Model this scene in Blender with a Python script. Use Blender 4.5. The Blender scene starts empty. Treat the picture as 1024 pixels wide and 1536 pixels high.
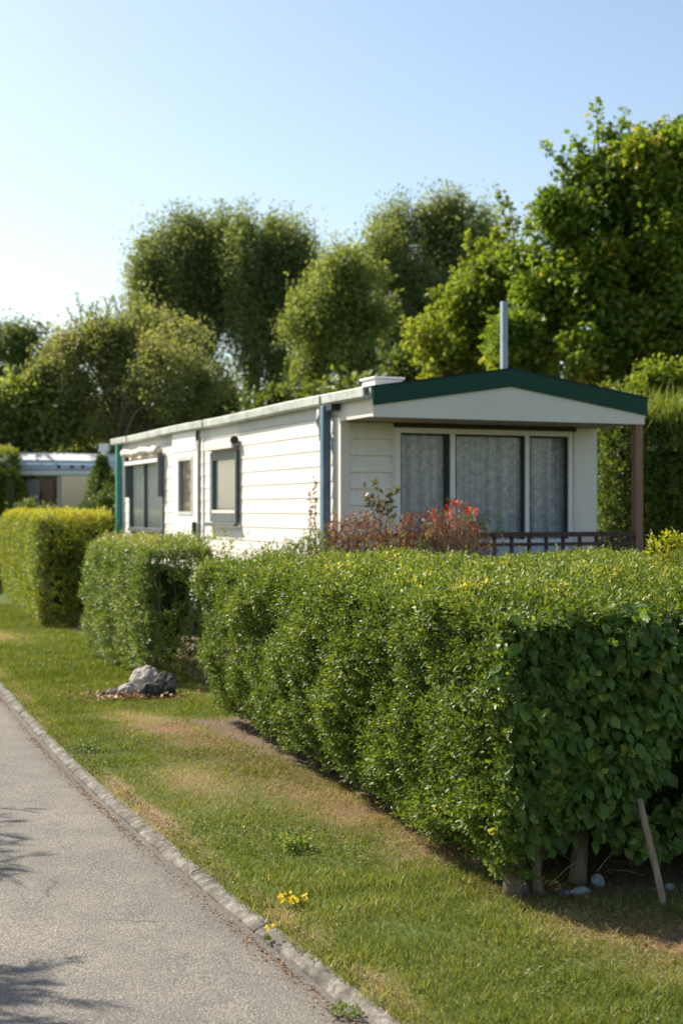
import bpy, math, random
import numpy as np
from mathutils import Vector

rng = np.random.default_rng(7)
random.seed(7)
sc = bpy.context.scene
COL = sc.collection
PI = math.pi
TH = math.radians(22.6)
CT, ST = math.cos(TH), math.sin(TH)
F = 2040.0; HZ = 765.0; CH = 1.7; OY = 13.84

def P(u, v, z=0.0):            # lane frame: u along the caravan (away), v to its right
    return (v*CT - u*ST, OY + v*ST + u*CT, z)
def at(px, py, D):             # a point of the photograph at distance D
    return ((px-512)/F*D, D, CH + (HZ-py)/F*D)

# ------------------------------------------------------------------ materials
def new_mat(name):
    m = bpy.data.materials.new(name); m.use_nodes = True
    nt = m.node_tree; nt.nodes.clear()
    out = nt.nodes.new('ShaderNodeOutputMaterial')
    return m, nt, out
def N(nt, t, **kw):
    n = nt.nodes.new(t)
    for k, v in kw.items():
        if k in n.inputs: n.inputs[k].default_value = v
        else: setattr(n, k, v)
    return n
def ramp(nt, stops, fac=None, interp='LINEAR'):
    r = nt.nodes.new('ShaderNodeValToRGB'); cr = r.color_ramp; cr.interpolation = interp
    while len(cr.elements) < len(stops): cr.elements.new(0.5)
    for e, (p, c) in zip(cr.elements, stops):
        e.position = p; e.color = (c[0], c[1], c[2], 1)
    if fac is not None: nt.links.new(fac, r.inputs[0])
    return r
def noise(nt, scale, detail=4, rough=.6, vec=None):
    n = N(nt, 'ShaderNodeTexNoise'); n.inputs['Scale'].default_value = scale
    n.inputs['Detail'].default_value = detail; n.inputs['Roughness'].default_value = rough
    if vec is not None: nt.links.new(vec, n.inputs['Vector'])
    return n
def objco(nt, scale=(1, 1, 1)):
    t = N(nt, 'ShaderNodeTexCoord'); mp = N(nt, 'ShaderNodeMapping'); mp.inputs['Scale'].default_value = scale
    nt.links.new(t.outputs['Object'], mp.inputs['Vector']); return mp.outputs[0]
def mixc(nt, fac, a, b, mode='MIX'):
    m = N(nt, 'ShaderNodeMix', data_type='RGBA', blend_type=mode)
    for s, i in ((fac, 0), (a, 6), (b, 7)):
        if isinstance(s, (int, float)): m.inputs[i].default_value = s
        elif isinstance(s, tuple): m.inputs[i].default_value = (*s, 1)
        else: nt.links.new(s, m.inputs[i])
    return m.outputs[2]
def leaf_mat(name, stops, transl=.35, rough=.45, spec=.4, tr_boost=1.5):
    m, nt, out = new_mat(name)
    a = N(nt, 'ShaderNodeAttribute', attribute_name='tint')
    r = ramp(nt, stops, a.outputs['Fac'])
    p = N(nt, 'ShaderNodeBsdfPrincipled'); p.inputs['Roughness'].default_value = rough
    p.inputs['Specular IOR Level'].default_value = spec
    nt.links.new(r.outputs[0], p.inputs['Base Color'])
    t = N(nt, 'ShaderNodeBsdfTranslucent')
    mc = mixc(nt, 1.0, r.outputs[0], (tr_boost*1.15, tr_boost*1.05, tr_boost*.5), 'MULTIPLY')
    nt.links.new(mc, t.inputs[0])
    mx = N(nt, 'ShaderNodeMixShader'); mx.inputs[0].default_value = transl
    nt.links.new(p.outputs[0], mx.inputs[1]); nt.links.new(t.outputs[0], mx.inputs[2])
    nt.links.new(mx.outputs[0], out.inputs[0])
    return m
def plain(name, col, rough=.5, spec=.5, var=.15, vscale=6, bump=0.0, bscale=60, metal=0, dirt=None, dscale=2.0, stretch=(1, 1, 1)):
    m, nt, out = new_mat(name)
    co = objco(nt, stretch)
    n = noise(nt, vscale, 6, .65, co)
    dark = tuple(c*(1-var) for c in col); light = tuple(min(1, c*(1+var)) for c in col)
    r = ramp(nt, [(.3, dark), (.7, light)], n.outputs['Fac'])
    c = r.outputs[0]
    if dirt:
        n2 = noise(nt, dscale, 8, .7, co)
        r2 = ramp(nt, [(.52, (0, 0, 0)), (.72, (1, 1, 1))], n2.outputs['Fac'])
        c = mixc(nt, r2.outputs[0], c, dirt)
    p = N(nt, 'ShaderNodeBsdfPrincipled'); p.inputs['Roughness'].default_value = rough
    p.inputs['Specular IOR Level'].default_value = spec; p.inputs['Metallic'].default_value = metal
    nt.links.new(c, p.inputs['Base Color'])
    if bump:
        n3 = noise(nt, bscale, 4, .6, co); b = N(nt, 'ShaderNodeBump'); b.inputs['Strength'].default_value = bump
        b.inputs['Distance'].default_value = .01
        nt.links.new(n3.outputs['Fac'], b.inputs['Height']); nt.links.new(b.outputs[0], p.inputs['Normal'])
    nt.links.new(p.outputs[0], out.inputs[0])
    return m

M = {}
M['hedge'] = leaf_mat('hedge_leaf', [(0, (.034, .062, .012)), (.45, (.078, .130, .018)), (.75, (.14, .20, .028)), (.93, (.28, .30, .05)), (1, (.50, .42, .09))], .38, .45, .3)
M['broad'] = leaf_mat('broad_leaf', [(0, (0.050, 0.090, 0.020)), (.5, (0.095, 0.168, 0.031)), (.85, (0.168, 0.252, 0.047)), (1, (0.336, 0.336, 0.067))], .34, .5, .3)
M['yellow_hedge'] = leaf_mat('bright_hedge_leaf', [(0, (.065, .095, .014)), (.5, (.15, .20, .022)), (1, (.38, .37, .03))], .40, .45, .3)
M['mixed_hedge'] = leaf_mat('mixed_hedge_leaf', [(0, (.050, .088, .018)), (.5, (.12, .185, .034)), (.9, (.25, .28, .07)), (1, (.38, .30, .14))], .38, .45, .35)
M['olive'] = leaf_mat('olive_leaf', [(0, (.12, .15, .055)), (.5, (.195, .225, .085)), (1, (.29, .30, .12))], .50, .5, .3)
M['poplar'] = leaf_mat('poplar_leaf', [(0, (0.103, 0.138, 0.064)), (.5, (0.172, 0.218, 0.092)), (1, (0.265, 0.310, 0.127))], .50, .5, .3)
M['midgreen'] = leaf_mat('mid_leaf', [(0, (0.103, 0.144, 0.041)), (.5, (0.178, 0.230, 0.062)), (1, (0.276, 0.322, 0.092))], .46, .5, .3)
M['big'] = leaf_mat('big_leaf', [(0, (0.067, 0.123, 0.020)), (.5, (0.140, 0.224, 0.029)), (.85, (0.235, 0.314, 0.038)), (1, (0.403, 0.358, 0.067))], .46, .45, .35)
M['lime'] = leaf_mat('lime_leaf', [(0, (0.105, 0.158, 0.023)), (.5, (0.184, 0.252, 0.036)), (.9, (0.284, 0.326, 0.053)), (1, (0.378, 0.284, 0.084))], .48, .5, .3)
M['dark'] = leaf_mat('dark_leaf', [(0, (0.052, 0.081, 0.023)), (.6, (0.117, 0.163, 0.042)), (1, (0.195, 0.234, 0.065))], .38, .5, .3)
M['conifer'] = leaf_mat('conifer_leaf', [(0, (.05, .085, .015)), (.6, (.10, .15, .022)), (1, (.19, .22, .035))], .3, .5, .3)
M['reed'] = leaf_mat('reed_leaf', [(0, (.05, .085, .014)), (.5, (.11, .16, .022)), (1, (.25, .28, .045))], .38, .5, .3)
M['redleaf'] = leaf_mat('red_leaf', [(0, (.07, .020, .015)), (.45, (.17, .038, .024)), (.75, (.25, .11, .05)), (1, (.20, .21, .06))], .35, .45, .35)
M['redflower'] = leaf_mat('red_flower', [(0, (.50, .02, .02)), (1, (.75, .05, .04))], .35, .5, .3)
M['roseleaf'] = leaf_mat('rose_leaf', [(0, (.06, .07, .02)), (.6, (.12, .12, .04)), (1, (.25, .10, .05))], .3, .45, .4)
M['yellowflower'] = leaf_mat('yellow_flower', [(0, (.65, .50, .02)), (1, (.85, .72, .05))], .3, .5, .3, 1.1)
M['grass'] = leaf_mat('grass_blade', [(0, (.085, .125, .022)), (.3, (.155, .20, .034)), (.55, (.245, .275, .065)), (.75, (.38, .33, .15)), (1, (.54, .44, .26))], .35, .5, .3, 1.25)
M['litter'] = leaf_mat('dry_leaf', [(0, (.10, .05, .03)), (.5, (.26, .14, .07)), (1, (.48, .34, .18))], .2, .6, .3, 1)
M['twig'] = plain('dry_twig', (.28, .20, .14), .8, .2, .3)
M['bark'] = plain('bark', (.13, .10, .075), .9, .2, .4, 12, .8, 40)
M['palebark'] = plain('pale_bark', (.17, .135, .095), .9, .2, .5, 9, .9, 30, stretch=(5, 5, 1), dirt=(.10, .11, .06), dscale=9)
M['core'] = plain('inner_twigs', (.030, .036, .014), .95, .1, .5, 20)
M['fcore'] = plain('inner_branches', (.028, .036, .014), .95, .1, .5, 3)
M['rock_pale'] = plain('pale_rock', (.38, .34, .30), .9, .2, .4, 9, 1, 25, dirt=(.08, .065, .055), dscale=8)
M['rock_dark'] = plain('dark_rock', (.06, .055, .05), .85, .3, .4, 9, 1, 25, dirt=(.42, .40, .38), dscale=9)
M['rock_grey'] = plain('grey_rock', (.26, .28, .29), .8, .3, .25, 18, .6, 60, dirt=(.10, .11, .12), dscale=18)
M['stake'] = plain('stake_wood', (.30, .22, .15), .8, .2, .3, 8, .5, 60, stretch=(6, 6, 1))
M['siding'] = plain('cream_siding', (.76, .72, .65), .55, .35, .04, 2.5, .06, 90, dirt=(.64, .58, .48), dscale=1.6, stretch=(2.5, 2.5, .6))
M['midgrey'] = plain('mid_grey', (.50, .51, .48), .6, .3, .08, 4)
M['white'] = plain('white_paint', (.86, .85, .82), .5, .4, .03, 3)
M['beam'] = plain('pale_beam', (.70, .645, .58), .6, .3, .05, 2, .05, 60, dirt=(.72, .68, .62), dscale=1.5)
M['green'] = plain('dark_green_paint', (.004, .050, .032), .5, .22, .15, 8)
M['teal'] = plain('teal_paint', (.03, .22, .18), .4, .5, .1, 5)
M['blue'] = plain('slate_blue_paint', (.075, .14, .20), .5, .4, .22, 5, stretch=(1, 1, .4), dirt=(.16, .22, .25), dscale=5)
M['flue'] = plain('flue_metal', (.24, .31, .35), .5, .4, .12, 6)
M['framegrey'] = plain('grey_frame', (.125, .14, .14), .5, .3, .15, 9)
M['alu'] = plain('aluminium_frame', (.78, .77, .74), .4, .5, .05, 9)
M['gutter'] = plain('weathered_gutter', (.48, .50, .46), .6, .3, .25, 4, .1, 60, dirt=(.20, .24, .20), dscale=5)
M['roof'] = plain('roof_sheet', (.24, .20, .17), .85, .2, .3, 4, .5, 60)
M['felt'] = plain('roof_felt', (.035, .035, .04), .9, .2, .3, 20, .8, 80)
M['brown'] = plain('brown_wood', (.075, .042, .03), .6, .3, .25, 8, .2, 60, stretch=(1, 1, 5))
M['postbrown'] = plain('post_wood', (.26, .15, .095), .7, .3, .25, 8, .2, 60, stretch=(4, 4, 1))
M['deck'] = plain('deck_board', (.25, .20, .16), .8, .2, .2)
M['soffit'] = plain('soffit', (.42, .35, .26), .7, .2, .08)
M['rubber'] = plain('dark_rubber', (.03, .035, .035), .7, .3, .2)
M['panelblue'] = plain('pale_blue_panel', (.55, .62, .70), .5, .3, .05)
M['fabric'] = plain('rolled_fabric', (.66, .60, .52), .9, .2, .1, 20, .4, 30)
M['trim'] = plain('dark_trim', (.16, .17, .15), .6, .3, .2)
M['brick'] = plain('reddish_wood', (.22, .10, .07), .7, .2, .2)
M['room'] = plain('dim_room', (.12, .11, .10), .9, .1, .1)
M['roofshade'] = plain('caravan_roof_shaded', (.42, .50, .58), .45, .4, .08, 2, dirt=(.36, .43, .50), dscale=1)  # blue-grey colour stands for the shade on the white roof's lower side
M['caravantop'] = plain('caravan_roof_top', (.72, .72, .68), .45, .4, .05, 2)
M['caravanwall'] = plain('caravan_wall', (.50, .48, .40), .6, .3, .08, 2)

def curtain_mat():
    m, nt, out = new_mat('lace_curtain'); co = objco(nt, (1, 1, 1))
    n = noise(nt, 16, 5, .7, co); v = N(nt, 'ShaderNodeTexVoronoi'); v.inputs['Scale'].default_value = 22
    nt.links.new(co, v.inputs['Vector'])
    r = ramp(nt, [(.38, (.60, .63, .64)), (.62, (.93, .94, .95))], n.outputs['Fac'])
    r2 = ramp(nt, [(.1, (1, 1, 1)), (.55, (.74, .76, .78))], v.outputs['Distance'])
    c = mixc(nt, 1.0, r.outputs[0], r2.outputs[0], 'MULTIPLY')
    d = N(nt, 'ShaderNodeBsdfDiffuse'); t = N(nt, 'ShaderNodeBsdfTranslucent')
    nt.links.new(c, d.inputs[0]); nt.links.new(c, t.inputs[0])
    mx = N(nt, 'ShaderNodeMixShader'); mx.inputs[0].default_value = .15
    nt.links.new(d.outputs[0], mx.inputs[1]); nt.links.new(t.outputs[0], mx.inputs[2]); nt.links.new(mx.outputs[0], out.inputs[0])
    return m
M['lace'] = curtain_mat()
M['net'] = plain('net_curtain', (.86, .87, .84), .9, .1, .05, 6, stretch=(1, 6, .2))
M['netbeige'] = plain('beige_curtain', (.48, .42, .35), .9, .1, .08, 6, stretch=(1, 6, .2))
def glass_mat(tint=(.93, .96, .97), name='window_glass', f=.1):
    m, nt, out = new_mat(name)
    lw = N(nt, 'ShaderNodeFresnel'); lw.inputs['IOR'].default_value = 1.5
    ma = N(nt, 'ShaderNodeMath', operation='MULTIPLY_ADD'); ma.inputs[1].default_value = .95; ma.inputs[2].default_value = f
    nt.links.new(lw.outputs[0], ma.inputs[0])
    t = N(nt, 'ShaderNodeBsdfTransparent'); t.inputs[0].default_value = (*tint, 1)
    g = N(nt, 'ShaderNodeBsdfGlossy'); g.inputs['Roughness'].default_value = .03
    mx = N(nt, 'ShaderNodeMixShader'); nt.links.new(ma.outputs[0], mx.inputs[0])
    nt.links.new(t.outputs[0], mx.inputs[1]); nt.links.new(g.outputs[0], mx.inputs[2]); nt.links.new(mx.outputs[0], out.inputs[0])
    return m
M['glass'] = glass_mat((1, 1, 1), f=.0)
M['glassblue'] = glass_mat((.6, .7, .85), 'bluish_glass', .35)

def road_mat():
    m, nt, out = new_mat('asphalt'); co = objco(nt)
    fine = noise(nt, 120, 3, .85, co); mid = noise(nt, 3.2, 7, .7, co); big = noise(nt, .5, 3, .5, co)
    v = N(nt, 'ShaderNodeTexVoronoi'); v.inputs['Scale'].default_value = 120; nt.links.new(co, v.inputs['Vector'])
    r = ramp(nt, [(.33, (.065, .060, .053)), (.5, (.185, .170, .148)), (.67, (.42, .39, .34))], fine.outputs['Fac'])
    r2 = ramp(nt, [(.3, (.76, .76, .77)), (.7, (1.12, 1.10, 1.06))], mid.outputs['Fac'])
    c = mixc(nt, 1.0, r.outputs[0], r2.outputs[0], 'MULTIPLY')
    r3 = ramp(nt, [(.35, (.88, .88, .90)), (.65, (1.06, 1.05, 1.03))], big.outputs['Fac'])
    c = mixc(nt, 1.0, c, r3.outputs[0], 'MULTIPLY')
    vr = ramp(nt, [(0, (1.25, 1.22, 1.16)), (.35, (1, 1, 1)), (.8, (.72, .72, .73))], v.outputs['Distance'])
    c = mixc(nt, 1.0, c, vr.outputs[0], 'MULTIPLY')
    wv = noise(nt, 5, 5, .7, co); ad = mixc(nt, .12, co, wv.outputs['Color'], 'ADD')
    ck = N(nt, 'ShaderNodeTexVoronoi', feature='DISTANCE_TO_EDGE'); ck.inputs['Scale'].default_value = .8; nt.links.new(ad, ck.inputs['Vector'])
    ckr = ramp(nt, [(0, (1, 1, 1)), (.006, (0, 0, 0))], ck.outputs['Distance']); mk = noise(nt, .9, 3, .6, co)
    mkr = ramp(nt, [(.52, (0, 0, 0)), (.60, (.8, .8, .8))], mk.outputs['Fac']); cm = mixc(nt, 1.0, ckr.outputs[0], mkr.outputs[0], 'MULTIPLY')
    c = mixc(nt, cm, c, (.05, .045, .04))
    a = N(nt, 'ShaderNodeAttribute', attribute_name='edge')      # old tar stain and grit band along the kerb
    c = mixc(nt, a.outputs['Fac'], c, (.075, .066, .055))
    p = N(nt, 'ShaderNodeBsdfPrincipled'); p.inputs['Roughness'].default_value = .9; p.inputs['Specular IOR Level'].default_value = .3
    nt.links.new(c, p.inputs['Base Color'])
    b = N(nt, 'ShaderNodeBump'); b.inputs['Strength'].default_value = .55; b.inputs['Distance'].default_value = .004
    nt.links.new(v.outputs['Distance'], b.inputs['Height']); nt.links.new(b.outputs[0], p.inputs['Normal'])
    nt.links.new(p.outputs[0], out.inputs[0]); return m
M['road'] = road_mat()
def kerb_mat():
    m, nt, out = new_mat('old_concrete'); co = objco(nt)
    n1 = noise(nt, 9, 9, .8, co); n2 = noise(nt, 60, 4, .7, co); n3 = noise(nt, 14, 6, .7, co)
    r = ramp(nt, [(.38, (.06, .053, .044)), (.5, (.135, .123, .104)), (.64, (.29, .265, .23))], n1.outputs['Fac'])
    r2 = ramp(nt, [(.3, (.72, .72, .72)), (.7, (1.15, 1.15, 1.15))], n2.outputs['Fac'])
    c = mixc(nt, 1.0, r.outputs[0], r2.outputs[0], 'MULTIPLY')
    r3 = ramp(nt, [(.60, (0, 0, 0)), (.68, (1, 1, 1))], n3.outputs['Fac'])
    c = mixc(nt, r3.outputs[0], c, (.10, .085, .065))
    p = N(nt, 'ShaderNodeBsdfPrincipled'); p.inputs['Roughness'].default_value = .9; p.inputs['Specular IOR Level'].default_value = .25
    nt.links.new(c, p.inputs['Base Color'])
    b = N(nt, 'ShaderNodeBump'); b.inputs['Strength'].default_value = .6; b.inputs['Distance'].default_value = .006
    nt.links.new(n2.outputs['Fac'], b.inputs['Height']); nt.links.new(b.outputs[0], p.inputs['Normal'])
    nt.links.new(p.outputs[0], out.inputs[0]); return m
M['kerb'] = kerb_mat()
def ground_mat():
    m, nt, out = new_mat('lawn_soil'); co = objco(nt)
    n1 = noise(nt, 45, 5, .75, co); n2 = noise(nt, 1.6, 6, .65, co); n3 = noise(nt, 90, 3, .8, co)
    g = ramp(nt, [(.3, (.045, .070, .016)), (.55, (.085, .120, .026)), (.75, (.15, .18, .045))], n1.outputs['Fac'])
    g2 = ramp(nt, [(.3, (.9, .95, .9)), (.7, (1.15, 1.05, 1.0))], n2.outputs['Fac'])
    c = mixc(nt, 1.0, g.outputs[0], g2.outputs[0], 'MULTIPLY')
    s = ramp(nt, [(.3, (.11, .065, .042)), (.55, (.25, .165, .11)), (.75, (.40, .30, .20))], n3.outputs['Fac'])
    a = N(nt, 'ShaderNodeAttribute', attribute_name='dry')
    c = mixc(nt, a.outputs['Fac'], c, s.outputs[0])
    a2 = N(nt, 'ShaderNodeAttribute', attribute_name='soil')
    c = mixc(nt, a2.outputs['Fac'], c, (.15, .11, .078))
    p = N(nt, 'ShaderNodeBsdfPrincipled'); p.inputs['Roughness'].default_value = .95; p.inputs['Specular IOR Level'].default_value = .15
    nt.links.new(c, p.inputs['Base Color'])
    b = N(nt, 'ShaderNodeBump'); b.inputs['Strength'].default_value = .7; b.inputs['Distance'].default_value = .01
    nt.links.new(n3.outputs['Fac'], b.inputs['Height']); nt.links.new(b.outputs[0], p.inputs['Normal'])
    nt.links.new(p.outputs[0], out.inputs[0]); return m
M['ground'] = ground_mat()

# ------------------------------------------------------------------ object helpers
def empty(name, loc=(0, 0, 0), rz=0.0):
    o = bpy.data.objects.new(name, None); COL.objects.link(o); o.location = loc; o.rotation_euler = (0, 0, rz)
    o.empty_display_size = .2; return o
def tag(o, label=None, cat=None, group=None, kind=None):
    if label: o['label'] = label
    if cat: o['category'] = cat
    if group: o['group'] = group
    if kind: o['kind'] = kind
    return o
def link(name, me, mat=None, parent=None):
    if mat: me.materials.append(mat)
    o = bpy.data.objects.new(name, me); COL.objects.link(o)
    if parent: o.parent = parent
    return o
def np_mesh(name, V, Fc, mat, parent=None, attrs=None, smooth=False):
    """V (n,3); Fc (m,k) equal-size faces; attrs {name: per-face values}"""
    me = bpy.data.meshes.new(name)
    V = np.ascontiguousarray(V, dtype=np.float32); Fc = np.ascontiguousarray(Fc, dtype=np.int32)
    m, k = Fc.shape
    me.vertices.add(len(V)); me.vertices.foreach_set('co', V.ravel())
    me.loops.add(m*k); me.loops.foreach_set('vertex_index', Fc.ravel())
    me.polygons.add(m); me.polygons.foreach_set('loop_start', np.arange(0, m*k, k, dtype=np.int32))
    me.polygons.foreach_set('loop_total', np.full(m, k, dtype=np.int32))
    if smooth: me.polygons.foreach_set('use_smooth', np.ones(m, dtype=bool))
    me.update(calc_edges=True)
    for an, (dom, vals) in (attrs or {}).items():
        a = me.attributes.new(an, 'FLOAT', dom); a.data.foreach_set('value', np.asarray(vals, dtype=np.float32))
    return link(name, me, mat, parent)
class MB:
    def __init__(s): s.v = []; s.f = []
    def add(s, vs, fs):
        b = len(s.v); s.v += [tuple(p) for p in vs]; s.f += [tuple(i+b for i in f) for f in fs]
    def box(s, x0, x1, y0, y1, z0, z1):
        s.add([(x0, y0, z0), (x1, y0, z0), (x1, y1, z0), (x0, y1, z0), (x0, y0, z1), (x1, y0, z1), (x1, y1, z1), (x0, y1, z1)],
              [(0, 3, 2, 1), (4, 5, 6, 7), (0, 1, 5, 4), (1, 2, 6, 5), (2, 3, 7, 6), (3, 0, 4, 7)])
    def tube(s, pts, radii, n=8, cap=True):
        b = len(s.v); L = len(pts)
        pts = [Vector(p) for p in pts]
        for i, p in enumerate(pts):
            d = (pts[min(i+1, L-1)] - pts[max(i-1, 0)])
            d = d.normalized() if d.length > 1e-9 else Vector((0, 0, 1))
            a = d.cross(Vector((0, 0, 1)) if abs(d.z) < .9 else Vector((1, 0, 0))).normalized(); c = d.cross(a)
            r = radii[i] if isinstance(radii, (list, tuple)) else radii
            for k in range(n):
                t = 2*PI*k/n; s.v.append(tuple(p + a*(r*math.cos(t)) + c*(r*math.sin(t))))
        for i in range(L-1):
            for k in range(n):
                k2 = (k+1) % n; s.f.append((b+i*n+k, b+i*n+k2, b+(i+1)*n+k2, b+(i+1)*n+k))
        if cap:
            s.f.append(tuple(b+k for k in range(n))[::-1]); s.f.append(tuple(b+(L-1)*n+k for k in range(n)))
    def build(s, name, mat, parent=None, bevel=0, smooth=False):
        me = bpy.data.meshes.new(name); me.from_pydata(s.v, [], s.f); me.update()
        if smooth: me.polygons.foreach_set('use_smooth', np.ones(len(me.polygons), dtype=bool))
        o = link(name, me, mat, parent)
        if bevel:
            bv = o.modifiers.new('bevel', 'BEVEL'); bv.width = bevel; bv.segments = 2; bv.limit_method = 'ANGLE'
        return o
def box(name, mat, parent, x0, x1, y0, y1, z0, z1, bevel=0):
    b = MB(); b.box(x0, x1, y0, y1, z0, z1); return b.build(name, mat, parent, bevel)

def pane(name, mat, parent, plane, d, a0, a1, z0, z1):
    b = MB()
    V = [(d, a0, z0), (d, a1, z0), (d, a1, z1), (d, a0, z1)] if plane == 'L' else [(a0, d, z0), (a1, d, z0), (a1, d, z1), (a0, d, z1)]
    b.add(V, [(3, 2, 1, 0) if plane == 'L' else (0, 1, 2, 3)]); return b.build(name, mat, parent)
def nz(a): return a/np.maximum(np.linalg.norm(a, axis=1, keepdims=True), 1e-9)
def wnoise(Pn, scale, seed, oct=3):
    r = np.random.default_rng(seed); out = np.zeros(len(Pn)); amp = 1; tot = 0
    for o in range(oct):
        s = 0
        for _ in range(4):
            w = nz(r.normal(size=(1, 3)))[0]*scale*(2**o)*r.uniform(.7, 1.4)
            w2 = nz(r.normal(size=(1, 3)))[0]*scale*(2**o)*r.uniform(.3, .8)
            s = s + np.sin(Pn @ w + r.uniform(0, 6.28) + 1.4*np.sin(Pn @ w2 + r.uniform(0, 6.28)))
        out += amp*s/4; tot += amp; amp *= .55
    return out/tot*1.6     # about -1..1
# leaf templates: (verts x=width,y=length,z=normal), tris
T_DIA = (np.array([(0, 0, 0), (-.5, .5, .12), (0, 1, -.05), (.5, .5, .12)]), np.array([(0, 2, 1), (0, 3, 2)]))
T_BROAD = (np.array([(0, 0, 0), (-.42, .28, .10), (-.46, .62, .06), (0, 1.02, -.16), (.46, .62, .06), (.42, .28, .10), (0, .5, .0)]),
           np.array([(0, 6, 1), (1, 6, 2), (2, 6, 3), (3, 6, 4), (4, 6, 5), (5, 6, 0)]))
T_CLUMP = (np.array([(0, 0, 0), (-.5, .45, .1), (0, 1, -.08), (.45, .55, .1), (.15, .2, -.3), (.75, .75, -.25), (-.2, .1, .3), (-.75, .7, .35)]),
           np.array([(0, 2, 1), (0, 3, 2), (4, 5, 2), (6, 7, 1)]))
T_BLADE = (np.array([(-.5, 0, 0), (.5, 0, 0), (-.32, .55, .10), (.32, .55, .10), (0, 1, .35)]), np.array([(0, 1, 3), (0, 3, 2), (2, 3, 4)]))
def leaves(Pp, D, Nn, S, W, tmpl, tint):
    tv, tf = tmpl; n = len(Pp)
    D = nz(D); X = nz(np.cross(D, Nn)); Z = np.cross(X, D)
    S = np.broadcast_to(np.asarray(S, dtype=float), (n,)); W = np.broadcast_to(np.asarray(W, dtype=float), (n,))
    V = (Pp[:, None, :] + (S*W)[:, None, None]*tv[None, :, 0:1]*X[:, None, :] + S[:, None, None]*(tv[None, :, 1:2]*D[:, None, :])
         + (S*W)[:, None, None]*tv[None, :, 2:3]*Z[:, None, :]).reshape(-1, 3)
    Fc = (tf[None] + (np.arange(n)*len(tv))[:, None, None]).reshape(-1, 3)
    return V, Fc, np.repeat(tint, len(tf))
def cat(parts):
    Vs, Fs, Ts = [], [], []; b = 0
    for V, Fc, T in parts:
        Vs.append(V); Fs.append(Fc+b); Ts.append(T); b += len(V)
    return np.concatenate(Vs), np.concatenate(Fs), np.concatenate(Ts)
def leaf_obj(name, parts, mat, parent=None):
    V, Fc, T = cat(parts)
    return np_mesh(name, V, Fc, mat, parent, {'tint': ('FACE', np.clip(T, 0, 1))})
def sprigs(C, Nrm, tint, size, nleaf=7, L=.07, width=.5, up=.5, out=.7, tmpl=T_DIA, jit=.6, tj=.14):
    """tufts of leaves set round a short twig; C base points, Nrm outward normals"""
    n = len(C)
    T = nz(Nrm*out + np.array([0, 0, up]) + rng.normal(size=(n, 3))*jit*.5)
    A = nz(np.cross(T, rng.normal(size=(n, 3)))); B = np.cross(T, A)
    parts = []
    Ls = L*rng.uniform(.6, 1.4, n)
    for k in range(nleaf):
        ang = k*2.4 + rng.uniform(-.4, .4, n); rad = A*np.cos(ang)[:, None] + B*np.sin(ang)[:, None]
        f = (k+1)/nleaf
        pos = C + T*(Ls*f)[:, None]
        D = T*(.35 + .5*f) + rad*(1.0 - .45*f) + rng.normal(size=(n, 3))*.15
        Nn = nz(T*.9 + Nrm*.3 + rng.normal(size=(n, 3))*.35)
        S = size*rng.uniform(.7, 1.25, n)*(1.1 - .35*f)
        parts.append(leaves(pos, D, Nn, S, width, tmpl, tint + rng.normal(size=n)*tj))
    return parts

# ------------------------------------------------------------------ hedges
def hedge_surface(Lx, Ly, H, n_face, taper=.12, rnd=.12, zlo=.1):
    """points on a clipped box (x 0..Lx, y 0..Ly). n_face = densities per m2 for (x0, x1, y0, y1, top)"""
    out = []
    spec = [('x', 0, -1, n_face[0]), ('x', Lx, 1, n_face[1]), ('y', 0, -1, n_face[2]), ('y', Ly, 1, n_face[3]), ('z', H, 1, n_face[4])]
    for ax, val, sg, den in spec:
        if den <= 0: continue
        if ax == 'x': n = int(Ly*H*den); p = np.stack([np.full(n, val), rng.uniform(0, Ly, n), rng.uniform(zlo, H, n)], 1); nn = (sg, 0, 0); f = 0 if sg < 0 else 1
        elif ax == 'y': n = int(Lx*H*den); p = np.stack([rng.uniform(0, Lx, n), np.full(n, val), rng.uniform(zlo, H, n)], 1); nn = (0, sg, 0); f = 2 if sg < 0 else 3
        else: n = int(Lx*Ly*den); p = np.stack([rng.uniform(0, Lx, n), rng.uniform(0, Ly, n), np.full(n, val)], 1); nn = (0, 0, 1); f = 4
        out.append((p.astype(float), np.tile(np.array(nn, float), (n, 1)), np.full(n, f)))
    Pp = np.concatenate([o[0] for o in out]); Nn = np.concatenate([o[1] for o in out]); Fa = np.concatenate([o[2] for o in out])
    # round edges: pull towards an inner box
    c = np.stack([np.clip(Pp[:, 0], rnd, Lx-rnd), np.clip(Pp[:, 1], rnd, Ly-rnd), np.clip(Pp[:, 2], -9, H-rnd)], 1)
    d = Pp - c; ln = np.linalg.norm(d, axis=1, keepdims=True); dn = np.where(ln > 1e-6, d/np.maximum(ln, 1e-6), Nn)
    Pp = c + dn*rnd; Nn = nz(dn)
    # undercut towards the foot
    k = np.clip((.55 - Pp[:, 2])/.55, 0, 1)**1.6*taper
    side = Fa < 4
    Pp[:, 0] += np.where(side, np.where(Fa == 0, k, np.where(Fa == 1, -k, 0)), 0)
    Pp[:, 1] += np.where(side, np.where(Fa == 2, k, np.where(Fa == 3, -k, 0)), 0)
    return Pp, Nn, Fa
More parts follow.
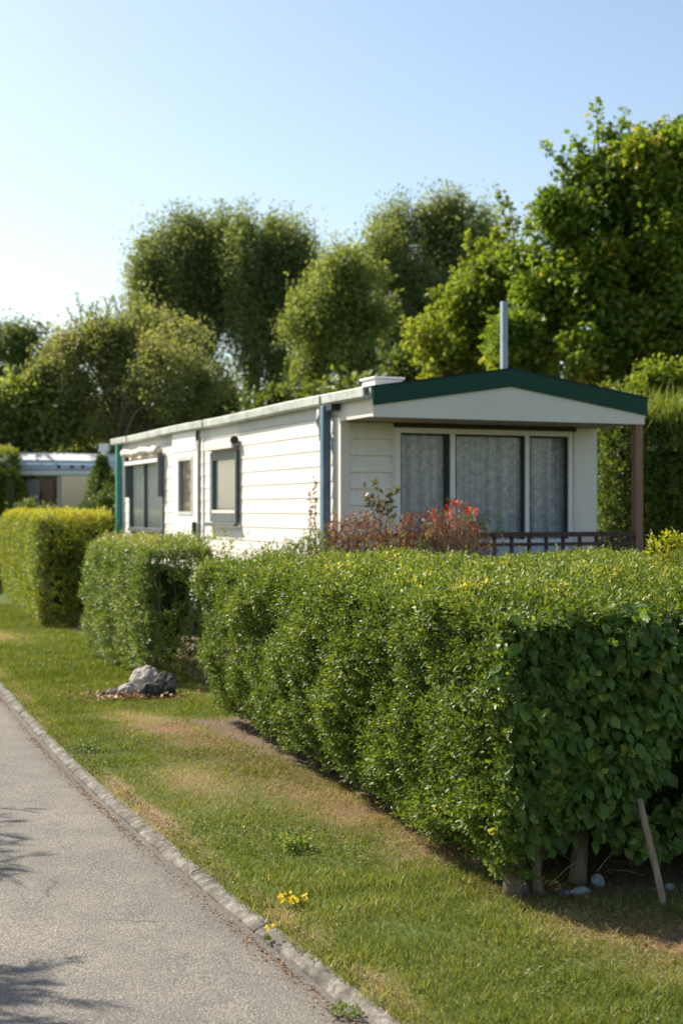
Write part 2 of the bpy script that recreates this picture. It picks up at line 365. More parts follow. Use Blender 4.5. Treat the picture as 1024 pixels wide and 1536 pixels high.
def hedge_core(root, Lx, Ly, H, inset, mat, z0=.22):
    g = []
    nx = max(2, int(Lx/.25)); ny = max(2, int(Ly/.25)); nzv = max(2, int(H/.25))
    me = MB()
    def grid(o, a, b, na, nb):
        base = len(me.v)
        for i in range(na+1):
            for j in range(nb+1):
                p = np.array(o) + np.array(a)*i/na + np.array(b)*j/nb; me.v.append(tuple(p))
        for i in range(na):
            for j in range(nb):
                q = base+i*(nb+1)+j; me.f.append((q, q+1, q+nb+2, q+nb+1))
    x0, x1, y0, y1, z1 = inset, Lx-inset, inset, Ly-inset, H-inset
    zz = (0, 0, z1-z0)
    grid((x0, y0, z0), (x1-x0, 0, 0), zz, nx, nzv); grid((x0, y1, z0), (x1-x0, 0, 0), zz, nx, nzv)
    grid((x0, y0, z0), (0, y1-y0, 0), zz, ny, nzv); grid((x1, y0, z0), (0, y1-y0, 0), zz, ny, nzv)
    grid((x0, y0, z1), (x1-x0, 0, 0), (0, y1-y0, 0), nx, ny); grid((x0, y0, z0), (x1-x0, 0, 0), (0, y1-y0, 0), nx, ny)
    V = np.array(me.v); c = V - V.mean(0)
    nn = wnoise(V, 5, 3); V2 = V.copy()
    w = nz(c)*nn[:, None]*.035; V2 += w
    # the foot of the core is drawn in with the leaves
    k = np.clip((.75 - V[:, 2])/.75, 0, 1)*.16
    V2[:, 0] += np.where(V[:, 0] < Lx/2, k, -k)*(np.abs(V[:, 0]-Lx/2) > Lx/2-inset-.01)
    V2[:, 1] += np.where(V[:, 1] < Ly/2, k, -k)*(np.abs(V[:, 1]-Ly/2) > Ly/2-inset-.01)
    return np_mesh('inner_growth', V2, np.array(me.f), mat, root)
def stems(root, spots, mat, h=.55):
    for i, (x, y, r, lean) in enumerate(spots):
        b = MB(); pts = []; rr = []
        for k in range(6):
            t = k/5; pts.append((x+lean*t*.2+random.uniform(-.01, .01), y+random.uniform(-.01, .01)+.03*t, -.03+h*t)); rr.append(r*(1.25 if k == 0 else 1.0-.35*t)*random.uniform(.9, 1.1))
        b.tube(pts, rr, 9); b.build('stem', mat, root, smooth=True)

# main hedge: x axis along v (right), y axis along u (away)
def clumpy(Pp, Nn, fine=16, coarse=5, a=.045, b=.05, seed=1, gap=-.55):
    nf = wnoise(Pp, fine, seed, 2); nc = wnoise(Pp, coarse, seed+1, 2)
    Q = Pp + Nn*(nf*a + nc*b)[:, None]
    keep = (nf*.7 + nc*.3 + rng.uniform(-.25, .25, len(Pp))) > gap
    return Q, keep, nf, nc

MH_u0, MH_v0, MH_L, MH_W, MH_H = -7.85, -2.22, 5.60, 6.4, 1.262
mrot = math.radians(18.6)
mh = empty('privet_hedge', (0.67, 5.74, 0), mrot)
tag(mh, 'large clipped hedge block nearest the camera, small glossy leaves on its lane side', 'hedge')
Pp, Nn, Fa = hedge_surface(MH_W, MH_L, MH_H, (1900, 60, 0, 160, 0), .20, .14)
Q, keep, nf, nc = clumpy(Pp, Nn, 15, 4.0, .062, .06, 11, -.60)
Q, Nn2, nf, nc, Fa2, P0 = Q[keep], Nn[keep], nf[keep], nc[keep], Fa[keep], Pp[keep]
m = (Fa2 == 0) | (Fa2 == 3) | (Fa2 == 1)
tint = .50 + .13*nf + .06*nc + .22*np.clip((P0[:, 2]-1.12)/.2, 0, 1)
Q, Nn2, tint = Q[m], Nn2[m], tint[m]
depth = rng.uniform(0, 1, len(Q))**2*.10
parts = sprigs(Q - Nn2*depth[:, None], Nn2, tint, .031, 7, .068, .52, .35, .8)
# top: density falls with distance from the camera
nT = 40000
tx = rng.uniform(0, 1, nT)**1.25*MH_W; ty = rng.uniform(0, 1, nT)**1.15*MH_L
Pt = np.stack([tx, ty, np.full(nT, MH_H)], 1)
nf = wnoise(Pt, 15, 31, 2); nc = wnoise(Pt, 4, 32, 2)
edge = np.minimum(np.minimum(tx, ty), .3)/.3
Pt[:, 2] += nf*.042 + nc*.045 - .02 - (1-edge)**2*.06 + (rng.uniform(0, 1, nT) > .97)*rng.uniform(0, .07, nT)
keep = (nf + rng.uniform(-.4, .4, nT)) > -.75
Pt, nf, nc = Pt[keep], nf[keep], nc[keep]
Nt = nz(np.stack([rng.normal(size=len(Pt))*.25, rng.normal(size=len(Pt))*.25-.15, np.ones(len(Pt))], 1))
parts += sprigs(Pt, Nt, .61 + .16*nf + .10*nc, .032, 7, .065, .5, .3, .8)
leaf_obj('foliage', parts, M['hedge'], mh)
# near end: broader leaves hanging like shingles
Pe, Ne, Fe = hedge_surface(MH_W*.55, MH_L, MH_H, (0, 0, 1450, 0, 0), .16, .14)
Pe[:, 2] = np.maximum(Pe[:, 2], .2)
Qe, keep, nf, nc = clumpy(Pe, Ne, 13, 4.2, .06, .07, 21, -.55)
Qe, Ne, nf, nc = Qe[keep], Ne[keep], nf[keep], nc[keep]
low = np.clip((.5-Qe[:, 2])/.4, 0, 1)
Qe = Qe - Ne*(rng.uniform(0, 1, len(Qe))**2*.12)[:, None]
ragged = Qe[:, 2] > .24 + .11*wnoise(Qe, 6, 77, 2)
Qe, Ne, nf, nc = Qe[ragged], Ne[ragged], nf[ragged], nc[ragged]
n = len(Qe); parts = []
for k in range(3):
    j = rng.normal(size=(n, 3))*.022
    D = np.array([0, 0, -.75]) + Ne*.55 + rng.normal(size=(n, 3))*.45
    Nl = nz(Ne*.9 + np.array([0, 0, .55]) + rng.normal(size=(n, 3))*.38)
    parts.append(leaves(Qe + j, D, Nl, rng.uniform(.040, .082, n), .70, T_BROAD, .46 + .2*nf + rng.normal(size=n)*.2))
# a few young shoots standing out
s = rng.integers(0, n, 260)
parts += sprigs(Qe[s] + Ne[s]*.03, Ne[s], np.full(260, .72), .052, 5, .09, .65, .2, .9, T_BROAD)
# a corner band where the small leaves meet the broad ones
tag(leaf_obj('broad_foliage', parts, M['broad'], mh), 'broad dark green leaves on the hedge end in its own shade')
Pc, Nc_, Fc_ = hedge_surface(.9, MH_L, MH_H, (0, 0, 900, 0, 0), .18, .14)
pr = rng.uniform(0, 1, len(Pc)) < np.clip(1.0 - Pc[:, 0]/.30, 0, 1) + np.clip((Pc[:, 2]-1.12)/.12, 0, 1)*.9
Pc, Nc_ = Pc[pr], Nc_[pr]
leaf_obj('corner_foliage', sprigs(Pc + Nc_*.02, Nc_, np.full(len(Pc), .55) + .15*wnoise(Pc, 9, 5), .034, 7, .08, .55, .4, .8), M['hedge'], mh)
Pr = np.stack([rng.uniform(.9, MH_W, 9000), rng.normal(size=9000)*.04+.03, rng.uniform(1.13, 1.33, 9000)], 1)
leaf_obj('edge_foliage', sprigs(Pr, np.tile([0, -.5, .8], (9000, 1)), np.full(9000, .55)+.15*wnoise(Pr, 9, 5), .036, 6, .08, .55, .4, .8), M['hedge'], mh)
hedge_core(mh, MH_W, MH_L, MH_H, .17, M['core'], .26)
stems(mh, [(.17, .20, .055, .1), (.27, .17, .028, -.15), (.50, .26, .045, .25), (.42, .5, .03, .2), (.95, .5, .03, .3), (1.3, .45, .04, -.3), (.26, .75, .04, .1), (.25, 1.25, .035, .2), (.24, 1.8, .04, 0), (.25, 2.4, .035, .2), (.25, 3.1, .04, -.1), (.27, 3.9, .04, .1), (.3, 4.6, .035, .2)], M['palebark'], .5)
# thin dead twigs under the hedge
b = MB()
for i in range(110):
    x, y = (random.uniform(.05, 3.0), random.uniform(.08, .6)) if random.random() < .5 else (random.uniform(.05, .5), random.uniform(.1, 4.8))
    p0 = Vector((x, y, random.uniform(0, .12))); d = Vector((random.uniform(-1, 1), random.uniform(-1, 1), random.uniform(.0, 1.4))).normalized()*random.uniform(.1, .32)
    b.tube([p0, p0+d*.5+Vector((0, 0, .01)), p0+d], [.002, .0017, .0008], 4)
tag(b.build('dead_twigs', M['twig'], mh), kind='stuff')
# tall shoot at the right end, behind the near face
n = 60
for px, D, h in ((1003, 7.6, .16), (1016, 8.3, .12)):
    pass

def small_hedge(name, label, loc, rz, Lx, Ly, H, dens, mat, size, seed, group=None, fine=15, a=.05, b=.05, taper=.12, base_t=.45, top_t=.25, core_in=.15, sx=1, nleaf=6, gap=-.6, rnd=.1):
    r = empty(name, loc, rz); tag(r, label, 'hedge', group)
    Pp, Nn, Fa = hedge_surface(Lx, Ly, H, dens, taper, rnd, .03)
    Q, keep, nf, nc = clumpy(Pp, Nn, fine, 4, a, b, seed, gap)
    Q, Nn, nf, nc, Fa = Q[keep], Nn[keep], nf[keep], nc[keep], Fa[keep]
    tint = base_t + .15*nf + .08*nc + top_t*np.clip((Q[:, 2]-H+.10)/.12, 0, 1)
    dep = rng.uniform(0, 1, len(Q))**2*.09
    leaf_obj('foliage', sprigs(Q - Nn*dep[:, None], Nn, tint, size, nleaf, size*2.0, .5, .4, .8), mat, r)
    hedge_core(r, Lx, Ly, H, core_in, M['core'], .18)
    stems(r, [(Lx*.3, Ly*t, .03, .1) for t in (.15, .5, .85)], M['palebark'], .35)
    return r
# ragged hedge in the middle
r2 = small_hedge('clipped_hedge', 'medium hedge with a ragged top between the pale boulder and the caravan door', (-1.90, 13.2, 0), math.radians(21.5), .70, 3.1, 1.31,
            (1150, 250, 1150, 150, 1200), M['mixed_hedge'], .036, 41, 'box-cut hedges along the lane', 13, .06, .06, .10, .45, .25, .2)
# ragged loose growth on its right and top
n = 420
Cx = np.stack([rng.uniform(.3, .92, n), rng.uniform(-.1, 1.2, n), rng.uniform(.7, 1.42, n)], 1)
leaf_obj('loose_shoots', sprigs(Cx, nz(rng.normal(size=(n, 3))+np.array([.6, -.4, .4])), rng.uniform(.3, .9, n), .038, 8, .13, .42, .5, .8), M['mixed_hedge'], r2)
b = MB()
for i in range(60):
    p0 = Vector((random.uniform(.3, .9), random.uniform(-.05, 1.2), random.uniform(.5, 1.3))); d = Vector((random.uniform(-.2, .5), random.uniform(-.4, .2), random.uniform(.3, 1))).normalized()*random.uniform(.15, .4)
    b.tube([p0, p0+d*.6, p0+d], [.004, .003, .001], 4)
tag(b.build('bare_twigs', M['twig'], r2), kind='stuff')
# bright hedge further back
small_hedge('clipped_hedge', 'bright yellow-green squared hedge farther up the lane, sharpest cut of the three', (-4.36, 19.6, 0), math.radians(17.5), 1.05, 7.6, 1.57,
            (620, 60, 800, 50, 700), M['yellow_hedge'], .045, 51, 'box-cut hedges along the lane', 11, .04, .04, .1, .45, .42, .16)
# tall dark shrub hedge at the frame's left edge; its sunlit top is put into the leaf tint
small_hedge('tall_hedge', 'tall dark hedge with its sunlit top tinted yellow-green at the left edge of the lane', (-9.85, 29.5, 0), math.radians(15), 2.75, 3.2, 3.0,
            (150, 420, 420, 50, 500), M['yellow_hedge'], .055, 61, None, 8, .10, .12, .3, .32, .40, .25)

# ------------------------------------------------------------------ big wild hedge right of the caravan
rh = empty('leyland_hedge', at(900, 765, 16.6)[:2] + (0,), math.radians(6))
tag(rh, 'tall unclipped upright hedge behind the porch at right, sunlit top', 'hedge')
Lx, Ly, H = 6.0, 2.2, 2.85
Pp, Nn, Fa = hedge_surface(Lx, Ly, H, (300, 0, 420, 0, 520), .1, .35)
Q, keep, nf, nc = clumpy(Pp, Nn, 6, 2.2, .13, .16, 71, -.7)
Q, Nn, nf = Q[keep], Nn[keep], nf[keep]
Q = Q - Nn*(rng.uniform(0, 1, len(Q))**2*.25)[:, None]
parts = sprigs(Q, Nn, .42+.15*nf, .075, 7, .15, .38, .9, .6)
tp = Q[:, 2] > H-.35; Qt = Q[tp]; Qt = Qt[rng.integers(0, len(Qt), 9000)]
n = len(Qt)
D = np.array([0, -.05, 1.0]) + rng.normal(size=(n, 3))*.28
parts.append(leaves(Qt + rng.normal(size=(n, 3))*.05, D, rng.normal(size=(n, 3)), rng.uniform(.15, .42, n), .06, T_BLADE, rng.uniform(.45, 1, n)))
leaf_obj('foliage', parts, M['reed'], rh)
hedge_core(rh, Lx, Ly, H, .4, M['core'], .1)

# ------------------------------------------------------------------ trees
def tree(name, label, D, ells, mat, n_clump, n_leaf, size, clump_r, trunk_px, tr=.18, cat_='tree', seed=1, barkm='bark', limbs=26, upright=0, tbase=.5, shell=.45, spikes=(), group=None, core=0, trunks=1, width=.6, sheet=False, cden=1.0, tmpl=T_DIA):
    """ells: (px, py, rx, ry[, ddist]) silhouettes of the crown in photo units at distance D"""
    r = np.random.default_rng(seed)
    bx = (trunk_px-512)/F*D
    root = empty(name, (bx, D, 0)); tag(root, label, cat_, group)
    E = []
    for e in ells:
        c = np.array(at(e[0], e[1], D)); c[1] += e[4] if len(e) > 4 else 0
        rx, rz = e[2]/F*D, e[3]/F*D
        E.append((c - np.array([bx, D, 0]), np.array([rx, (rx+rz)*.5, rz])))
    vol = np.array([np.prod(e[1])**.72 for e in E]); vol /= vol.sum()
    C = []; Nn = []; BT = []
    for (c, rr), w in zip(E, vol):
        k = max(6, int(n_clump*w)); nb = max(3, int(k/9)); d = nz(r.normal(size=(nb, 3)))
        rad = r.uniform(.25, 1.0, nb)**.6*.92 + (r.uniform(0, 1, nb) > .7)*r.uniform(0, .22, nb)
        bc = c + d*rr*rad[:, None]; rb = rr.mean()*r.uniform(.12, .36, nb)*np.where(rad > .95, .55, 1); bt = r.normal(size=nb)*.14
        j = r.integers(0, nb, k); d2 = nz(r.normal(size=(k, 3))); q = r.uniform(.35, 1.08, k) + (r.uniform(0, 1, k) > .93)*.35
        C.append(bc[j] + d2*(rb[j]*q)[:, None]*np.array([1, 1, .8+upright*.9])); Nn.append(nz(d[j]*.5+d2)); BT.append(bt[j])
        if upright:
            npm = max(4, int(k/16))
            for _ in range(npm):
                a_ = r.uniform(0, 6.283); rr_p = r.uniform(.2, 1.0)
                top = c + np.array([math.cos(a_)*rr_p*rr[0], math.sin(a_)*rr_p*rr[1], rr[2]*math.sqrt(max(0, 1-rr_p**2*.9))*r.uniform(.8, 1.18)])
                m__ = r.integers(5, 10); f_ = np.linspace(0, 1, m__)
                C.append(top - np.array([0, 0, 1])*f_[:, None]*rr[2]*r.uniform(.5, .9) + r.normal(size=(m__, 3))*clump_r*.35); Nn.append(np.tile([0., 0, 1], (m__, 1))); BT.append(np.full(m__, r.normal()*.09))
    C = np.concatenate(C); Nn = np.concatenate(Nn); BT = np.concatenate(BT); m = C[:, 2] > .15; C, Nn, BT = C[m], Nn[m], BT[m]
    wz_ = np.mean([e[1].mean() for e in E]); C = C + np.stack([wnoise(C, 1.6/wz_, seed*7+q, 2) for q in range(3)], 1)*wz_*.20
    ct = tbase + BT + .09*r.normal(size=len(C))
    k = n_leaf
    cr = clump_r*r.uniform(.55, 1.5, len(C))
    idx = np.repeat(np.arange(len(C)), k); nn_ = len(idx)
    off = np.clip(r.normal(size=(nn_, 3)), -1.9, 1.9)*.5*cr[idx][:, None]*np.array([1, 1, 1.0+upright])
    if sheet: off[:, 2] *= .45
    Lp = C[idx] + off
    outd = nz(off + Nn[idx]*.3)
    Dl = outd*.8 + r.normal(size=(nn_, 3))*.6 + np.array([0, 0, -.25])
    Nl = nz(outd*.5 + np.array([0, 0, .6]) + r.normal(size=(nn_, 3))*.55)
    parts = [leaves(Lp, Dl, Nl, size*r.uniform(.6, 1.35, nn_), width, tmpl, ct[idx] + .13*r.normal(size=nn_))]
    tb = MB(); sp_r = []
    spikes = list(spikes)
    for (c, rr) in E:      # short leafy shoots break the outline
        for _ in range(9 if cat_ == 'tree' else 3):
            a_ = r.uniform(-1.25, 1.25); L_ = rr.mean()*r.uniform(.22, .5)*F/D; rx_, rz_ = rr[0]*F/D, rr[2]*F/D
            q = r.uniform(.95, 1.22); cxp = 512 + (c[0]+bx)/D*F; cyp = HZ - (c[2]-CH)/D*F
            spikes.append((cxp + math.sin(a_)*rx_*q, cyp - math.cos(a_)*rz_*q, L_, a_*.7+r.normal()*.25))
    for (x, y, L, ang) in spikes:      # long leafy shoots standing out of the crown (px, py of the tip, length px, lean)
        tip = Vector(at(x, y, D)) - Vector((bx, D, 0)); Lm = L/F*D
        bs = tip - Vector((math.sin(ang)*Lm, 0, math.cos(ang)*Lm))
        tb.tube([bs, (bs+tip)/2, tip], [.02, .013, .005], 5)
        m_ = int(Lm/.02*cden*(1 if size > .115 else 2.2)); f = r.uniform(.05, 1, m_)**.8
        Cp = np.array(bs)[None] + f[:, None]*np.array(tip-bs)[None] + r.normal(size=(m_, 3))*((.035 if size > .12 else .025)+(.10 if size > .12 else .04)*(1-f[:, None]))
        rd = nz(r.normal(size=(m_, 3))*np.array([1, 1, .4]) + np.array([0, 0, .4]))
        parts.append(leaves(Cp, rd, nz(r.normal(size=(m_, 3))*.5+np.array([0, 0, 1])), size*r.uniform(.8, 1.3, m_), width, tmpl, .6+.15*r.normal(size=m_)))
    leaf_obj('crown', parts, mat, root)
    # trunk and limbs
    lo = min(c[2]-rr[2]*.2 for c, rr in E); hi = max(c[2]+rr[2]*.5 for c, rr in E)
    rc = random.Random(seed)
    for q in range(trunks):
        t0 = Vector(((q-(trunks-1)/2)*tr*5, rc.uniform(-.3, .3), -.1))
        ce = E[q % len(E)][0]
        top = Vector((ce[0]*.8, ce[1]*.5, max(hi*.85, 1.0)))
        pts = [t0 + (top-t0)*t + Vector((rc.uniform(-1, 1)*tr*.8*(t > 0), rc.uniform(-1, 1)*tr*.6*(t > 0), 0)) for t in np.linspace(0, 1, 8)]
        tb.tube(pts, [tr*(1.25-1.1*t) for t in np.linspace(0, 1, 8)], 9)
        for i in range(limbs//trunks):
            tgt = Vector(C[rc.randrange(len(C))])
            a = pts[0].lerp(pts[-1], 0)
            t = min(max((tgt.z*.65 - pts[0].z)/(pts[-1].z-pts[0].z), .08), .9); kk = t*7; i0 = int(kk); s = pts[i0].lerp(pts[min(i0+1, 7)], kk-i0)
            mid = s.lerp(tgt, .5) + Vector((rc.uniform(-.1, .1), 0, rc.uniform(.0, .25)))*(tgt-s).length*.5
            r0 = tr*(1.1-.9*t)*.45
            tb.tube([s, s.lerp(mid, .5)+Vector((0, 0, .05)), mid, tgt], [r0, r0*.75, r0*.55, r0*.15], 6, False)
    tb.build('trunk', M[barkm], root, smooth=True)
    if core:
        b = MB()
    return root

G = 'trees standing behind the caravan'
tree('leafy_tree', 'tall bright leafy tree with long upright shoots behind the porch at right', 25.0,
     [(915, 400, 125, 130), (985, 330, 110, 130), (860, 330, 55, 60), (880, 500, 130, 85), (1050, 430, 130, 160), (955, 305, 75, 65), (850, 575, 100, 42), (940, 585, 90, 40), (815, 430, 70, 65), (985, 540, 90, 60), (900, 265, 60, 55), (960, 240, 50, 45), (1035, 260, 55, 60), (800, 540, 60, 55), (1080, 260, 90, 90)],
     M['big'], 900, 110, .122, .30, 935, .17, seed=3, shell=.75, limbs=60, barkm='palebark', tmpl=T_CLUMP,
     spikes=[(893, 148, 95, -.05), (938, 160, 90, .15), (992, 178, 80, .1), (812, 212, 90, -.65), (858, 200, 80, -.3), (1022, 190, 80, .1), (870, 225, 60, -.2), (915, 190, 60, 0), (840, 260, 60, -.6), (960, 205, 60, .1)], group=G)
tree('broad_tree', 'loose lime-green tree with thin side shoots, left of the tall bright tree', 28.5,
     [(740, 440, 70, 75), (700, 500, 75, 65), (770, 520, 80, 70), (780, 380, 45, 50), (665, 540, 55, 45), (730, 560, 80, 50)],
     M['lime'], 470, 100, .118, .32, 735, .12, seed=5, shell=.8, limbs=30, barkm='palebark', tmpl=T_CLUMP,
     spikes=[(740, 280, 75, -.35), (762, 300, 70, -.15), (800, 300, 60, .2), (700, 350, 50, -.2)], group=G)
tree('poplar_tree', 'sparse dark upright poplar just behind the flue pipe side, sky showing between branches', 44,
     [(645, 450, 85, 110), (640, 400, 62, 85), (690, 370, 50, 58), (590, 390, 52, 58), (660, 340, 30, 32), (605, 480, 50, 80), (670, 490, 60, 90), (710, 400, 30, 60)],
     M['poplar'], 270, 150, .105, .46, 640, .2, seed=7, shell=.9, limbs=60, upright=.5, trunks=3, group=G)
tree('broad_tree', 'rounded grey-green tree in the middle behind the roof vent', 38,
     [(510, 490, 88, 100), (500, 500, 75, 85), (530, 440, 60, 60), (470, 540, 55, 70), (560, 520, 60, 80), (520, 400, 20, 26)],
     M['midgreen'], 340, 190, .095, .46, 520, .2, seed=9, shell=.7, limbs=40, group=G)
tree('poplar_tree', 'tallest dark poplar, right one of the pair left of centre', 47,
     [(400, 440, 72, 100), (400, 400, 60, 68), (430, 430, 45, 60), (350, 385, 40, 55), (380, 470, 50, 50), (400, 560, 45, 50)],
     M['poplar'], 280, 150, .11, .48, 385, .16, seed=11, shell=.9, limbs=70, upright=.6, trunks=4, group=G)
tree('poplar_tree', 'dark poplar with a peaked top, left one of the pair left of centre', 48,
     [(270, 480, 75, 90), (290, 390, 42, 50), (320, 440, 45, 70), (230, 410, 35, 50), (275, 400, 42, 55), (300, 430, 60, 60), (235, 460, 45, 50), (300, 520, 70, 70)],
     M['poplar'], 270, 150, .11, .48, 280, .2, seed=12, shell=.85, limbs=40, upright=.6, trunks=2, group=G)
tree('broad_tree', 'wide olive-toned tree with leaning pale limbs behind the far roof end', 33,
     [(200, 560, 135, 95), (215, 540, 95, 80), (150, 540, 75, 65), (265, 570, 75, 70), (105, 580, 60, 55), (180, 490, 60, 42), (310, 600, 50, 50), (180, 610, 110, 45)],
     M['olive'], 430, 200, .080, .40, 165, .17, seed=13, shell=.75, limbs=60, barkm='palebark',
     spikes=[(115, 438, 60, -.2), (100, 462, 40, -.5), (140, 455, 40, .3), (165, 450, 40, .1)], group=G, cden=.6)
tree('broad_tree', 'dark green tree low at the left edge of the photo', 42,
     [(20, 540, 60, 48), (65, 525, 45, 35), (-50, 560, 60, 80), (30, 600, 60, 50)],
     M['dark'], 240, 150, .11, .46, 10, .2, seed=14, group=G)
tree('garden_shrub', 'yellowish-green shrub in front of the dark tree at left', 33,
     [(20, 620, 45, 45), (50, 590, 25, 25), (-20, 640, 50, 50), (75, 640, 40, 40)],
     M['midgreen'], 170, 70, .15, .35, 25, .07, 'shrub', seed=15)
tree('garden_shrub', 'dark brownish shrub above the parked touring caravan roof', 36,
     [(80, 640, 60, 38), (140, 645, 50, 35), (40, 655, 40, 30), (100, 690, 90, 40)],
     M['dark'], 230, 60, .15, .35, 90, .07, 'shrub', seed=16, tbase=.7)
tree('garden_shrub', 'deep green shrub by the far end of the long caravan roof', 35,
     [(240, 640, 70, 45), (190, 665, 45, 60), (300, 640, 60, 40), (340, 620, 40, 40)],
     M['dark'], 260, 60, .15, .36, 240, .07, 'shrub', seed=17, tbase=.55)
tree('garden_shrub', 'yellow-tinged low shrub under the tall bright tree at right', 21.5,
     [(990, 582, 40, 20), (940, 597, 40, 18), (1040, 575, 50, 26)],
     M['lime'], 130, 60, .09, .22, 980, .05, 'shrub', seed=18, tmpl=T_CLUMP)
tree('garden_shrub', 'dark low bushes filling the gap behind the ridge and vent', 30,
     [(600, 600, 60, 50), (520, 620, 60, 50), (440, 630, 60, 50), (690, 610, 60, 50), (380, 650, 50, 40)],
     M['dark'], 260, 60, .16, .38, 560, .07, 'shrub', seed=19)
# distant wood closing the horizon
n = 80000
wx = rng.uniform(-34, 34, n); wh = 5.3 + 1.0*np.sin(wx*.35+1) + .9*np.sin(wx*.9) + .5*np.sin(wx*2.3+2)
wz = wh*rng.uniform(0, 1, n)**.8; wy = 58 + rng.uniform(-1.5, 1.5, n) + 2*np.sin(wx*.5)
Pw = np.stack([wx, wy, wz], 1)
woods = leaf_obj('distant_wood', [leaves(Pw, rng.normal(size=(n, 3)), nz(rng.normal(size=(n, 3))+np.array([0, -.6, .6])), rng.uniform(.3, .6, n), .7, T_DIA, rng.uniform(.2, .8, n))], M['dark'])
tag(woods, 'dark distant wood closing the view behind the trees', 'wood', kind='stuff')

# conical conifer by the green corner post
cr = empty('conical_conifer', (at(153, 765, 26.5)[0], 26.5, 0)); tag(cr, 'small cone-shaped conifer between touring caravan and teal corner post', 'shrub')
n = 2600; z = rng.uniform(.2, 2.7, n); hw = .44*np.clip((2.75-z)/1.2, 0.05, 1)*(1+.12*np.sin(z*9)); a = rng.uniform(0, 6.283, n)
Cc = np.stack([np.cos(a)*hw, np.sin(a)*hw, z], 1) * np.array([1, 1, 1.0]); Nc = np.stack([np.cos(a), np.sin(a), np.full(n, .3)], 1)
leaf_obj('foliage', sprigs(Cc*rng.uniform(.8, 1.08, (n, 1))*np.array([1, 1, 0])+Cc*np.array([0, 0, 1]), nz(Nc), .5+.2*wnoise(Cc, 5, 8), .055, 5, .09, .5, .8), M['conifer'], cr)
b = MB(); b.tube([(0, 0, -.1), (0, 0, 1.2), (0, 0, 2.6)], [.30, .28, .02], 10); b.build('trunk', M['core'], cr)
b = None
# low green shrub in front of the touring caravan and bush by the teal post
sh = tree('garden_shrub', 'low dark shrub in front of the touring caravan windows', 27.5, [(65, 790, 50, 26), (110, 792, 40, 24), (30, 785, 30, 26)], M['dark'], 90, 60, .07, .16, 70, .03, 'shrub', seed=20)
tree('garden_shrub', 'small green bush right of the cone-shaped conifer', 26.0, [(176, 745, 20, 38), (185, 790, 20, 35)], M['conifer'], 70, 60, .07, .16, 178, .03, 'shrub', seed=21, tbase=.4)

# ------------------------------------------------------------------ ground, road, kerb
def kerb_v(u):      # kerb line (right edge of road) in the lane frame
    u = np.asarray(u, float)
    t = np.clip((u+5)/9, 0, 1); s = t*t*(3-2*t)
    return -3.44 + .28*s + .028*np.clip(-7-u, 0, 2.5) + np.clip(u-6, 0, None)*.012
def hv(u): return -2.30 - .073*(u+5)      # lane-side foot of the big hedge
def dryness(X, Y):
    v = X*CT + (Y-OY)*ST; u = -X*ST + (Y-OY)*CT
    Pn = np.stack([X, Y, np.zeros_like(X)], 1)
    n1 = wnoise(Pn, 2.2, 101, 3); n2 = wnoise(Pn, 7, 102, 3)
    d = np.exp(-((v-hv(u)+.10-.12*n1)/.34)**2)*np.clip((u+8.75+.35*n2)/.5, 0, 1)*np.clip((-1.0-u)/.6, 0, 1)*(.62 + .45*n1 + .25*n2)
    d2 = np.exp(-((v+2.85)/.30)**2 - ((u+4.4)/.9)**2)*.75
    d3 = np.exp(-((v+2.6)/.4)**2 - ((u-6.0)/1.2)**2)*.7
    kd = np.exp(-((v-kerb_v(u)-.05)/.10)**2)*.75*(.6+.6*n2)
    d = np.maximum(np.maximum(d, d2), np.maximum(d3, kd)) + .22*n1 + .12*n2
    return np.clip(d, 0, 1), u, v
def soilness(u, v):      # bare shaded earth under the hedges
    s = np.clip((v-hv(u)-.05-.02*(u+8))/.14, 0, 1)*np.clip((-2.0-u)/.2, 0, 1)*np.clip((u+7.92)/.25, 0, 1)
    s2 = np.clip((v+1.55)/.16, 0, 1)*np.clip((u+.6)/.2, 0, 1)*np.clip((12-u)/.5, 0, 1)
    return np.clip(np.maximum(s, s2), 0, 1)
def hump(X, Y, u, v):
    Pn = np.stack([X, Y, np.zeros_like(X)], 1)
    return wnoise(Pn, 1.3, 111, 2)*.016 + wnoise(Pn, 9, 112, 2)*.006
def span(lo, hi, fine0, fine1, st):
    f = list(np.arange(fine0, fine1, st)); a = []; x = fine0; s = st
    while x > lo: s *= 1.35; x -= s; a.append(x)
    b = []; x = f[-1]; s = st
    while x < hi: s *= 1.35; x += s; b.append(x)
    return np.array(a[::-1] + f + b)
us = span(-500, 900, -11.0, 12.0, .07); dv = np.concatenate([span(-700, -3.9, -7.2, -3.5, .2)[:-1]])
# columns are offsets from the kerb line, so the lawn edge follows the kerb exactly
offs = np.concatenate([np.array([-700, -300, -120, -50, -25, -14, -9, -6, -4.2, -3.6, -3.42, -3.40, -2.4, -1.0, -.3, -.02, 0.0]), np.arange(.06, 4.6, .06), np.array([5, 5.6, 6.4, 7.4, 9, 11, 15, 22, 40, 80, 200, 700])])
UU, OO = np.meshgrid(us, offs, indexing='ij')
VV = kerb_v(UU) + OO + .03
X = VV*CT - UU*ST; Y = OY + VV*ST + UU*CT
x, y, u_, v_ = X.ravel(), Y.ravel(), UU.ravel(), VV.ravel()
d, uu, vv = dryness(x, y); so = soilness(uu, vv)
o_ = OO.ravel()
z = np.where(o_ > .001, hump(x, y, uu, vv)*np.clip(o_/.3, 0, 1)*np.clip((60-np.abs(u_))/40, 0, 1), 0.0)
z = np.where((o_ < .001) & (o_ > -3.41), -.16, z)
ni, nj = UU.shape
I = np.arange(ni*nj).reshape(ni, nj)
Fq = np.stack([I[:-1, :-1], I[1:, :-1], I[1:, 1:], I[:-1, 1:]], -1).reshape(-1, 4)[:, ::-1]
